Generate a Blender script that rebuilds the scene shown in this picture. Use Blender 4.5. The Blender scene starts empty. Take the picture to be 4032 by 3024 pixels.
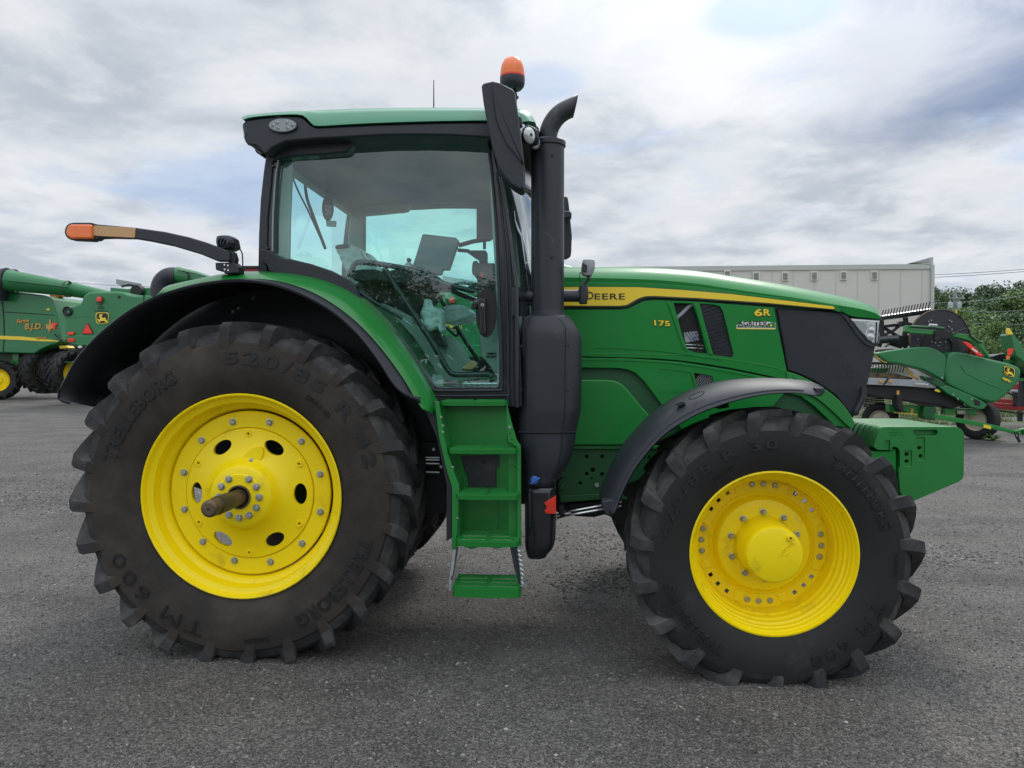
import bpy, bmesh, math, random
from mathutils import Vector, Matrix, noise
from mathutils.geometry import tessellate_polygon
R = math.radians
random.seed(7)
S = bpy.context.scene
COL = S.collection
# ---------------------------------------------------------------- survey of the place: photo pixel + distance -> metres
F, CX, CY, YAW, PIT, EYE = 3028.0, 2016.0, 1512.0, R(3.97), R(1.19), 1.605
_r = Vector((math.cos(YAW), math.sin(YAW), 0))
_f = Vector((-math.sin(YAW)*math.cos(PIT), math.cos(YAW)*math.cos(PIT), -math.sin(PIT)))
_u = _r.cross(_f)
def at(x, y, Y):
    d = _r*((x-CX)/F) + _u*((CY-y)/F) + _f
    t = Y/d.y
    return Vector((d.x*t, Y, EYE + d.z*t))
class Zone:
    def __init__(s, x0, y0, k): s.x0, s.y0, s.k = x0, y0, k
    def w(s, p, Y): return at(s.x0+p[0]*s.k, s.y0+p[1]*s.k, Y)
    def ws(s, pts, Y): return [s.w(p, Y) for p in pts]
A=Zone(900,380,.6781); B=Zone(200,800,.6781); C=Zone(200,1500,.6781); D=Zone(1600,1500,.5425)
E=Zone(2000,950,.6781); FF=Zone(2300,1450,.7836); G=Zone(0,850,.4521); HH=Zone(3200,950,.5)
I=Zone(1300,500,.3617); J=Zone(1300,1000,.3617); KK=Zone(1850,200,.3014); L=Zone(1850,700,.3617)
M=Zone(900,400,.1808); N=Zone(800,850,.1808); O=Zone(3300,1550,.3315); Q=Zone(3500,900,.2412); NAT=Zone(0,0,1)
YC = 5.15           # tractor centre line

# ---------------------------------------------------------------- materials
def mat(name, col, rough=.5, metal=0., coat=0., noise_=None, bump=None, spec=.5, dust=None, trans=0., emis=0., crough=.05):
    m = bpy.data.materials.new(name); m.use_nodes = True
    nt = m.node_tree; p = nt.nodes['Principled BSDF']
    p.inputs['Base Color'].default_value = (*col, 1); p.inputs['Roughness'].default_value = rough
    p.inputs['Metallic'].default_value = metal; p.inputs['Coat Weight'].default_value = coat
    p.inputs['Coat Roughness'].default_value = crough
    p.inputs['Specular IOR Level'].default_value = spec
    p.inputs['Transmission Weight'].default_value = trans
    if emis:
        p.inputs['Emission Color'].default_value = (*col, 1); p.inputs['Emission Strength'].default_value = emis
    tc = nt.nodes.new('ShaderNodeTexCoord')
    last = None
    if noise_:
        sc, amt = noise_
        n = nt.nodes.new('ShaderNodeTexNoise'); n.inputs['Scale'].default_value = sc; n.inputs['Detail'].default_value = 6
        nt.links.new(tc.outputs['Object'], n.inputs['Vector'])
        mx = nt.nodes.new('ShaderNodeMix'); mx.data_type = 'RGBA'
        mx.inputs[6].default_value = (*[c*(1-amt) for c in col], 1); mx.inputs[7].default_value = (*[min(1, c*(1+amt)) for c in col], 1)
        nt.links.new(n.outputs['Fac'], mx.inputs[0]); last = mx.outputs[2]
        rr = nt.nodes.new('ShaderNodeMapRange'); rr.inputs[3].default_value = max(0, rough-.08); rr.inputs[4].default_value = min(1, rough+.1)
        nt.links.new(n.outputs['Fac'], rr.inputs[0]); nt.links.new(rr.outputs[0], p.inputs['Roughness'])
    if dust:
        dcol, sc, lo, hi = dust
        n2 = nt.nodes.new('ShaderNodeTexNoise'); n2.inputs['Scale'].default_value = sc; n2.inputs['Detail'].default_value = 9; n2.inputs['Roughness'].default_value = .65
        nt.links.new(tc.outputs['Object'], n2.inputs['Vector'])
        mr = nt.nodes.new('ShaderNodeMapRange'); mr.inputs[1].default_value = lo; mr.inputs[2].default_value = hi
        nt.links.new(n2.outputs['Fac'], mr.inputs[0])
        mx2 = nt.nodes.new('ShaderNodeMix'); mx2.data_type = 'RGBA'
        nt.links.new(mr.outputs[0], mx2.inputs[0]); mx2.inputs[7].default_value = (*dcol, 1)
        if last: nt.links.new(last, mx2.inputs[6])
        else: mx2.inputs[6].default_value = (*col, 1)
        last = mx2.outputs[2]
    if last: nt.links.new(last, p.inputs['Base Color'])
    if bump:
        sc, st = bump[:2]
        n3 = nt.nodes.new('ShaderNodeTexNoise'); n3.inputs['Scale'].default_value = sc; n3.inputs['Detail'].default_value = 4
        nt.links.new(tc.outputs['Object'], n3.inputs['Vector'])
        b = nt.nodes.new('ShaderNodeBump'); b.inputs['Strength'].default_value = st; b.inputs['Distance'].default_value = bump[2] if len(bump) > 2 else .002
        nt.links.new(n3.outputs['Fac'], b.inputs['Height']); nt.links.new(b.outputs[0], p.inputs['Normal'])
    return m
def glassmat(name, tint, refl=.06, rough=0.0, ior=1.45):
    m = bpy.data.materials.new(name); m.use_nodes = True; nt = m.node_tree; nt.nodes.clear()
    o = nt.nodes.new('ShaderNodeOutputMaterial'); mx = nt.nodes.new('ShaderNodeMixShader')
    t = nt.nodes.new('ShaderNodeBsdfTransparent'); t.inputs[0].default_value = (*tint, 1)
    g = nt.nodes.new('ShaderNodeBsdfGlossy'); g.inputs[0].default_value = (.95, 1, 1, 1); g.inputs['Roughness'].default_value = rough
    fr = nt.nodes.new('ShaderNodeLayerWeight'); fr.inputs[0].default_value = .5
    pw = nt.nodes.new('ShaderNodeMath'); pw.operation = 'POWER'; pw.inputs[1].default_value = 5; nt.links.new(fr.outputs['Facing'], pw.inputs[0])
    ad = nt.nodes.new('ShaderNodeMath'); ad.operation = 'MULTIPLY_ADD'; ad.use_clamp = True; ad.inputs[1].default_value = .9; ad.inputs[2].default_value = refl
    nt.links.new(pw.outputs[0], ad.inputs[0]); nt.links.new(ad.outputs[0], mx.inputs[0])
    nt.links.new(t.outputs[0], mx.inputs[1]); nt.links.new(g.outputs[0], mx.inputs[2]); nt.links.new(mx.outputs[0], o.inputs[0])
    return m
MT = dict(
 green = mat('green_paint', (.006,.205,.030), .38, coat=.28, crough=.04, dust=((.03,.17,.055),1.7,.55,.95), spec=.3, noise_=(1.3,.05), bump=(3,.05,.004)),
 green2 = mat('green_frame_paint', (.008,.205,.028), .4, coat=.35, noise_=(4,.08)),
 roofgreen = mat('green_roof_plastic', (.030,.23,.11), .34, coat=.5, noise_=(2,.05)),
 cast = mat('cast_iron_green_paint', (.008,.19,.028), .45, coat=.15, noise_=(5,.15), dust=((.03,.10,.03),2.2,.55,.9), bump=(50,.22,.002)),
 mesh = mat('grille_mesh', (.014,.017,.022), .45, bump=(420,1.0,.004), noise_=(3,.2), dust=((.04,.042,.045),3,.5,.85)),
 dkgreen = mat('green_cast_paint', (.006,.085,.022), .5, coat=.1, noise_=(5,.25)),
 bggreen = mat('weathered_green_paint', (.014,.175,.050), .42, coat=.3, noise_=(.9,.15)),
 yellow = mat('yellow_wheel_paint', (.95,.73,.002), .42, coat=.15, spec=.3, noise_=(3,.05), dust=((.35,.22,.02),5,.58,.88), bump=(60,.05,.001)),
 yellowf = mat('yellow_stripe_film', (.88,.64,.03), .4, coat=.2),
 black = mat('black_plastic', (.021,.025,.033), .46, noise_=(8,.15), bump=(220,.12,.0006), dust=((.07,.075,.08),5,.58,.85)),
 stack = mat('matt_black_shroud', (.022,.026,.032), .42, noise_=(3,.2), dust=((.10,.11,.12),9,.62,.80), bump=(150,.1,.0005)),
 gloss = mat('gloss_black_trim', (.014,.017,.022), .22, coat=.3, noise_=(6,.1)),
 fender = mat('grey_black_fender_plastic', (.019,.023,.030), .5, noise_=(5,.12), bump=(200,.12,.0006)),
 under = mat('fender_inside_plastic', (.016,.018,.022), .6, noise_=(4,.3), dust=((.05,.05,.05),7,.6,.85)),
 dark = mat('dark_machinery', (.010,.011,.012), .6, noise_=(8,.4)),
 tyre = mat('tyre_rubber', (.017,.017,.017), .64, noise_=(9,.22), dust=((.08,.072,.062),4.5,.56,.88), bump=(60,.25,.002), spec=.35),
 tread = mat('dusty_tread_rubber', (.036,.036,.038), .7, noise_=(9,.3), dust=((.12,.112,.10),7,.48,.80), bump=(90,.35,.002), spec=.3),
 tyreb = mat('tyre_rubber_brown', (.029,.025,.022), .72, noise_=(5,.25), dust=((.085,.068,.052),2.2,.44,.80), bump=(60,.25,.002), spec=.3),
 steel = mat('zinc_bolt', (.42,.45,.45), .38, metal=.75, noise_=(30,.2)),
 chrome = mat('bright_steel_pipe', (.7,.72,.72), .18, metal=1),
 letterb = mat('raised_rubber_lettering', (.010,.010,.010), .5, noise_=(20,.2)),
 screw = mat('black_screw', (.03,.033,.038), .35, metal=.3),
 rust = mat('greasy_axle_steel', (.15,.105,.062), .5, metal=.45, noise_=(14,.5), dust=((.035,.03,.025),12,.5,.62), bump=(80,.3,.002)),
 grease = mat('dark_grease', (.05,.045,.035), .45, metal=.3, noise_=(40,.5), bump=(60,.5,.003)),
 orange = mat('amber_lens', (.95,.17,.015), .22, coat=.6, noise_=(20,.15)),
 tan = mat('amber_reflector', (.56,.33,.15), .35, noise_=(90,.1), bump=(300,.2,.0005)),
 red = mat('red_plastic', (.75,.04,.02), .4), redp = mat('red_implement_paint', (.32,.014,.018), .45, noise_=(2,.2)),
 redr = mat('red_reflector', (.95,.04,.02), .35),
 blue = mat('blue_cap_plastic', (.05,.16,.55), .4, coat=.3),
 lens = mat('clear_lamp_lens', (.62,.65,.65), .12, metal=.5, coat=.6, noise_=(26,.55), bump=(90,.5,.003)),
 lens2 = mat('lamp_reflector', (.55,.57,.58), .25, metal=.8, noise_=(60,.3)),
 grey = mat('grey_plastic', (.30,.33,.34), .5, noise_=(20,.1)),
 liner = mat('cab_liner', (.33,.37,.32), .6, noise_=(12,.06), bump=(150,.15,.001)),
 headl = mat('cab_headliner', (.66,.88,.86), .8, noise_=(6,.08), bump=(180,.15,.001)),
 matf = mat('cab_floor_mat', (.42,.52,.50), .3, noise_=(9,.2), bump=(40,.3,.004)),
 seat = mat('dark_seat_fabric', (.035,.038,.04), .85, noise_=(40,.3)),
 film = mat('crinkled_plastic_film', (.66,.70,.66), .22, coat=.4, noise_=(12,.45), bump=(22,.9,.03)),
 screen = mat('screen_glass', (.10,.11,.115), .12, coat=.5),
 white = mat('white_paint', (.75,.76,.72), .5), cream = mat('cream_rim', (.62,.58,.45), .5, noise_=(6,.1)),
 gold = mat('gold_lettering', (.60,.30,.06), .4),
 letter = mat('black_lettering', (.015,.015,.015), .45),
 olive = mat('stripe_edge_film', (.055,.055,.04), .45),
 glass = glassmat('tinted_cab_glass', (.66,.97,.915), .085), rglass = glassmat('rear_cab_glass', (.80,.97,.96), .03), clearg = glassmat('clear_glass', (.8,.93,.93), .42),
 wall = mat('grey_cladding', (.56,.54,.50), .6, noise_=(.25,.06)), seam = mat('cladding_joint', (.50,.48,.445), .6), trim = mat('pale_flashing', (.44,.45,.42), .5),
 wframe = mat('cream_vent_frame', (.68,.66,.55), .5), louvre = mat('dark_louvre', (.09,.10,.14), .5),
 pole = mat('weathered_wood_pole', (.24,.26,.24), .8, noise_=(3,.2)), wire = mat('power_wire', (.16,.17,.19), .6),
 tank = mat('grey_transformer', (.42,.48,.48), .5),
 bark = mat('bark', (.10,.075,.05), .9, noise_=(3,.3)),
)
# ---------------------------------------------------------------- mesh helpers
def link(name, me, m, parent=None):
    o = bpy.data.objects.new(name, me); COL.objects.link(o)
    if m is not None: me.materials.append(MT[m] if isinstance(m, str) else m)
    if parent is not None:
        o.parent = parent
        if parent.type == 'EMPTY': o.matrix_parent_inverse = Matrix.Translation(-parent.location)
    return o
def mk(name, vs, fs, m, parent=None, ang=35, bevel=0, seg=2, solid=0, smooth=True, harden=True):
    me = bpy.data.meshes.new(name); me.from_pydata([tuple(v) for v in vs], [], fs); me.validate()
    bm = bmesh.new(); bm.from_mesh(me); bmesh.ops.remove_doubles(bm, verts=bm.verts, dist=1e-5)
    bmesh.ops.recalc_face_normals(bm, faces=bm.faces); bm.to_mesh(me); bm.free()
    if smooth:
        me.polygons.foreach_set('use_smooth', [True]*len(me.polygons)); me.set_sharp_from_angle(angle=R(ang))
    o = link(name, me, m, parent)
    if solid:
        s = o.modifiers.new('thick', 'SOLIDIFY'); s.thickness = solid; s.offset = 0
    if bevel:
        b = o.modifiers.new('edge', 'BEVEL'); b.width = bevel; b.segments = seg; b.limit_method = 'ANGLE'; b.angle_limit = R(40); b.harden_normals = harden
    return o
class MB:
    def __init__(s): s.v = []; s.f = []
    def add(s, vs, fs):
        n = len(s.v); s.v += [Vector(v) for v in vs]; s.f += [tuple(i+n for i in f) for f in fs]; return s
    def box(s, c, d, rz=0, rx=0, ry=0):
        m = Matrix.Rotation(rz,3,'Z')@Matrix.Rotation(ry,3,'Y')@Matrix.Rotation(rx,3,'X'); c = Vector(c)
        vs = [c+m@Vector((x*d[0]/2,y*d[1]/2,z*d[2]/2)) for x in (-1,1) for y in (-1,1) for z in (-1,1)]
        return s.add(vs, [(0,1,3,2),(4,6,7,5),(0,4,5,1),(2,3,7,6),(0,2,6,4),(1,5,7,3)])
    def tube(s, path, r, n=10, cap=True, flat=None):
        path = [Vector(p) for p in path]; k = len(path)
        rr = r if isinstance(r, (list,tuple)) else [r]*k
        vs = []; fs = []; ref = None
        for i, p in enumerate(path):
            t = (path[min(i+1,k-1)]-path[max(i-1,0)]).normalized()
            if ref is None:
                ref = Vector((0,1,0)) if abs(t.y) < .9 else Vector((1,0,0))
            a = (ref - t*ref.dot(t)).normalized(); b = t.cross(a); ref = a
            for j in range(n):
                th = 2*math.pi*j/n
                vs.append(p + a*math.cos(th)*rr[i]*(flat or 1) + b*math.sin(th)*rr[i])
        for i in range(k-1):
            for j in range(n):
                fs.append((i*n+j, i*n+(j+1)%n, (i+1)*n+(j+1)%n, (i+1)*n+j))
        if cap: fs += [tuple(range(n))[::-1], tuple((k-1)*n+j for j in range(n))]
        return s.add(vs, fs)
    def lathe(s, prof, c, axis='Z', n=32, a0=0, a1=2*math.pi, closed=False):
        # prof: (radius, height along axis)
        c = Vector(c); vs = []; fs = []; full = abs(a1-a0-2*math.pi) < 1e-6; m = n if full else n+1; k = len(prof)
        for i in range(m):
            th = a0+(a1-a0)*i/n; co, si = math.cos(th), math.sin(th)
            for r, h in prof:
                if axis == 'Z': vs.append(c+Vector((r*co, r*si, h)))
                elif axis == 'Y': vs.append(c+Vector((r*co, h, r*si)))
                else: vs.append(c+Vector((h, r*co, r*si)))
        for i in range(n):
            i2 = (i+1) % m
            for j in range(k if closed else k-1):
                j2 = (j+1) % k
                fs.append((i*k+j, i*k+j2, i2*k+j2, i2*k+j))
        return s.add(vs, fs)
    def prism(s, loop, depth, holes=(), axis=Vector((0,1,0))):
        def sa(l): return sum(a.x*b.z-b.x*a.z for a,b in zip(l, l[1:]+l[:1]))
        loops = [list(loop)]+[list(h) for h in holes]
        if holes: loops = [l if (sa(l) > 0) == (i == 0) else l[::-1] for i,l in enumerate(loops)]
        flat = [p for l in loops for p in l]; n = len(flat); dv = axis*depth
        tris = tessellate_polygon([[Vector((p.x, p.z, 0)) for p in l] for l in loops]) if abs(axis.y) > .5 else tessellate_polygon(loops)
        if holes: front = [tuple(t) for t in tris]
        else: front = [tuple(range(n))]
        fs = list(front)+[tuple(i+n for i in reversed(t)) for t in front]
        o = 0
        for l in loops:
            k = len(l)
            for i in range(k): fs.append((o+i, o+(i+1)%k, n+o+(i+1)%k, n+o+i))
            o += k
        return s.add(flat+[p+dv for p in flat], fs)
    def make(s, name, m, parent=None, **k): return mk(name, s.v, s.f, m, parent, **k)
def cr(pts, n=5, closed=False):
    P_ = [Vector((p[0],p[1],p[2] if len(p) > 2 else 0)) for p in pts]; k = len(P_); out = []
    rng = range(k if closed else k-1)
    for i in rng:
        if closed: p0,p1,p2,p3 = P_[i-1],P_[i],P_[(i+1)%k],P_[(i+2)%k]
        else: p0,p1,p2,p3 = P_[max(i-1,0)],P_[i],P_[i+1],P_[min(i+2,k-1)]
        for j in range(n):
            t = j/n
            out.append(.5*((2*p1)+(p2-p0)*t+(2*p0-5*p1+4*p2-p3)*t*t+(3*p1-p0-3*p2+p3)*t**3))
    if not closed: out.append(P_[-1])
    return out if len(pts[0]) > 2 else [(p.x,p.y) for p in out]
def resample(pl, n):
    d = [0]
    for a, b in zip(pl, pl[1:]): d.append(d[-1]+(b-a).length)
    out = []; j = 0
    for i in range(n):
        s = d[-1]*i/(n-1)
        while j < len(pl)-2 and d[j+1] < s: j += 1
        t = (s-d[j])/max(1e-9, d[j+1]-d[j]); out.append(pl[j].lerp(pl[j+1], min(1, max(0, t))))
    return out
def plate(name, z, poly, Y, depth, m, parent, holes=(), bevel=0, seg=2, sm=0, **k):
    if sm: poly = cr(poly, sm, True)
    if holes: k.setdefault('harden', False); k.setdefault('smooth', False)
    return MB().prism(z.ws(poly, Y), depth, [z.ws(h, Y) for h in holes]).make(name, m, parent, bevel=bevel, seg=seg, **k)
def loft(name, rows, n, m, parent, ends=False, **k):
    rows = [resample(r, n) for r in rows]; vs = [p for r in rows for p in r]; fs = []
    for i in range(len(rows)-1):
        for j in range(n-1): fs.append((i*n+j, i*n+j+1, (i+1)*n+j+1, (i+1)*n+j))
    if ends: fs += [tuple(i*n for i in range(len(rows))), tuple(i*n+n-1 for i in range(len(rows)))]
    return mk(name, vs, fs, m, parent, **k)
def circ(cx, cy, rx, ry=None, n=20, a0=0): 
    ry = ry or rx
    return [(cx+rx*math.cos(a0+2*math.pi*i/n), cy+ry*math.sin(a0+2*math.pi*i/n)) for i in range(n)]
def disc(name, z, c, r, Y, depth, m, parent, n=20, ry=None, **k): return plate(name, z, circ(c[0], c[1], r, ry, n), Y, depth, m, parent, **k)
def empty(name, loc, label=None, cat=None, group=None):
    o = bpy.data.objects.new(name, None); COL.objects.link(o); o.location = loc; o.empty_display_size = .2
    if label: tag(o, label, cat, group)
    return o
def tag(o, label=None, cat=None, group=None, kind=None):
    if label: o['label'] = label
    if cat: o['category'] = cat
    if group: o['group'] = group
    if kind: o['kind'] = kind
    return o
def textmesh(s, bold=.02, extrude=.0, spacing=1.0, res=3):
    cu = bpy.data.curves.new('t', 'FONT'); cu.body = s; cu.offset = bold; cu.extrude = 0; cu.space_character = spacing; cu.resolution_u = res
    o = bpy.data.objects.new('t', cu); COL.objects.link(o); bpy.context.view_layer.update()
    me = bpy.data.meshes.new_from_object(o.evaluated_get(bpy.context.evaluated_depsgraph_get()))
    vs = [v.co.copy() for v in me.vertices]; fs = [tuple(p.vertices) for p in me.polygons]
    bpy.data.objects.remove(o); bpy.data.curves.remove(cu); bpy.data.meshes.remove(me)
    x0 = min(v.x for v in vs); x1 = max(v.x for v in vs); y0 = min(v.y for v in vs); y1 = max(v.y for v in vs)
    return [((v.x-x0)/(x1-x0), (v.y-y0)/(y1-y0)) for v in vs], fs, (x1-x0)/(y1-y0)
def lettering(name, s, z, ll, lr, ul, Y, m, parent, thick=.003, bold=.03, shear=0, spacing=1.0):
    """flat lettering on the plane Y, lower left / lower right / upper left given"""
    uv, fs, _ = textmesh(s, bold, spacing=spacing)
    o, a, b = z.w(ll, Y), z.w(lr, Y), z.w(ul, Y)
    vs = [o+(a-o)*(u+shear*v)+(b-o)*v for u, v in uv]; n = len(vs)
    vs2 = [v+Vector((0,thick,0)) for v in vs]
    ed = {(p,q) for f in fs for p,q in zip(f, f[1:]+f[:1])}
    me = bpy.data.meshes.new(name); me.from_pydata([tuple(v) for v in vs+vs2], [], list(fs)+[(p,q,q+n,p+n) for (p,q) in ed if (q,p) not in ed]); me.update()
    return link(name, me, m, parent)
# ---------------------------------------------------------------- tractor root and wheels
TR = empty('tractor', (-.36, YC, 0), 'large green farm tractor with yellow wheels filling the middle of the yard', 'tractor')
def tyre_geo(mb, cx, yc, cz, hw, R_, rb, nl, bar=.05, lugd=None, phase=0, n=96, segs=True):
    """lathe body plus chevron bars; axis along Y"""
    b = R_-bar
    prof = [(rb-.012,-hw*.80),(rb+.015,-hw*.86),(rb+.05,-hw*.93),(rb+(b-rb)*.40,-hw*1.0),(rb+(b-rb)*.62,-hw*1.0),(b-.092*R_/.975,-hw*.985),(b-.082*R_/.975,-hw*.94),(b-.035,-hw*.84),(b-.010,-hw*.66),(b,-hw*.4),(b+.004,0)]
    prof = prof+[(r,-h) for r,h in prof[-2::-1]]
    mb.lathe(prof, (cx,yc,cz), 'Y', n)
    pitch = 2*math.pi/nl
    # path rows: (dy, r) of base, (dy, r) of top, angle offset in pitches, tangential half widths base/top
    q_ = R_/.975
    rows = [((-.985*hw,b-.125*q_),(-.995*hw,b-.122*q_),-.06,.027,.024),
            ((-.965*hw,b-.085*q_),(-1.02*hw,b-.060*q_),-.04,.034,.027),
            ((-.90*hw,b-.055*q_),(-1.02*hw,R_-.030),.00,.042,.029),
            ((-.84*hw,b-.035*q_),(-.975*hw,R_-.006),.05,.046,.029),
            ((-.62*hw,b-.006),(-.74*hw,R_-.002),.28,.050,.030),
            ((-.30*hw,b),(-.36*hw,R_),.64,.050,.030),
            ((.02*hw,b),(-.02*hw,R_),.92,.048,.030),
            ((.10*hw,b),(.07*hw,R_-.004),1.0,.036,.018)]
    for side in (1,-1):
        for i in range(nl):
            th0 = phase+i*pitch+(0 if side == 1 else pitch*.5)
            vs = []; fs = []
            for (by,br),(ty,tr),off,wb,wt in rows:
                th = th0-off*pitch            # clockwise seen from -Y
                for (yy,rr,dw) in ((by,br,wb),(ty,tr,wt),(ty,tr,-wt),(by,br,-wb)):
                    a = th+dw/rr
                    vs.append(Vector((cx+rr*math.cos(a), yc+side*yy, cz+rr*math.sin(a))))
            k = len(rows)
            for j in range(k-1):
                for q in range(3): fs.append((j*4+q, j*4+q+1, (j+1)*4+q+1, (j+1)*4+q))
            fs += [(0,1,2,3), tuple((k-1)*4+q for q in (3,2,1,0))]
            mb.add(vs, fs)
def side_text(mb, s, cx, yw, cz, r0, r1, a_mid, flip=False, bold=.03, raise_=.005, spacing=1.05, span=None):
    uv, fs, asp = textmesh(s, bold, spacing=spacing, res=2)
    h = r1-r0; rm = (r0+r1)/2; span = R(span) if span else asp*h/rm
    vs = []
    for u, v in uv:
        if not flip: a = a_mid+span*(.5-u); r = r0+h*v
        else: a = a_mid-span*(.5-u); r = r1-h*v
        vs.append((cx+r*math.cos(a), yw(r)-raise_, cz+r*math.sin(a)))
    n = len(vs); back = [(x,y+raise_+.004,z) for x,y,z in vs]
    # side walls from boundary edges
    ed = {}
    for f in fs:
        for a,b in zip(f, f[1:]+f[:1]): ed[(a,b)] = 1
    walls = [(a,b,b+n,a+n) for (a,b) in ed if (b,a) not in ed]
    mb.add(vs+back, list(fs)+walls)
def st(w, *a, **k):
    m = MB(); side_text(m, *a, **k); return m.make('sidewall_lettering', 'letterb', w, smooth=False)
def tread_slot(o, cx, cz, r):
    o.data.materials.append(MT['tread'])
    for p in o.data.polygons:
        if math.hypot(p.center.x-cx, p.center.z-cz) > r: p.material_index = 1
def bolt_mesh(r=.015, h=.018):
    mb = MB(); mb.lathe([(0,-h),(r*.8,-h),(r,-h*.8),(r,-h*.05)], (0,0,0), 'Y', 6); mb.lathe([(r*1.05,-h*.25),(r*1.35,-h*.2),(r*1.35,0.004)], (0,0,0), 'Y', 14)
    me = bpy.data.meshes.new('bolt'); me.from_pydata([tuple(v) for v in mb.v], [], mb.f); me.update(); me.materials.append(MT['steel']); return me
BOLT = bolt_mesh(); BOLTS = bolt_mesh(.007,.004); BOLTS.materials[0] = MT['screw']; NUT = bolt_mesh(.0125,.03)
def bolt(x, y, z, parent, me=None, rot=0, name='bolt'):
    o = bpy.data.objects.new(name, me or BOLT); COL.objects.link(o); o.parent = parent
    if parent.type == 'EMPTY': o.matrix_parent_inverse = Matrix.Translation(-parent.location)
    o.location = (x,y,z); o.rotation_euler = (0,rot,0); return o
def cut(o, cutters):
    cs = []
    for vs_fs in cutters:
        me = bpy.data.meshes.new('c'); me.from_pydata([tuple(v) for v in vs_fs.v], [], vs_fs.f)
        bm = bmesh.new(); bm.from_mesh(me); bmesh.ops.recalc_face_normals(bm, faces=bm.faces); bm.to_mesh(me); bm.free()
        c = bpy.data.objects.new('c', me); COL.objects.link(c); cs.append(c)
        md = o.modifiers.new('b', 'BOOLEAN'); md.operation = 'DIFFERENCE'; md.object = c; md.solver = 'EXACT'
    bpy.context.view_layer.update()
    me = bpy.data.meshes.new_from_object(o.evaluated_get(bpy.context.evaluated_depsgraph_get()))
    o.modifiers.clear(); o.data = me; me.polygons.foreach_set('use_smooth', [True]*len(me.polygons)); me.set_sharp_from_angle(angle=R(35))
    for c in cs: bpy.data.objects.remove(c)
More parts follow.
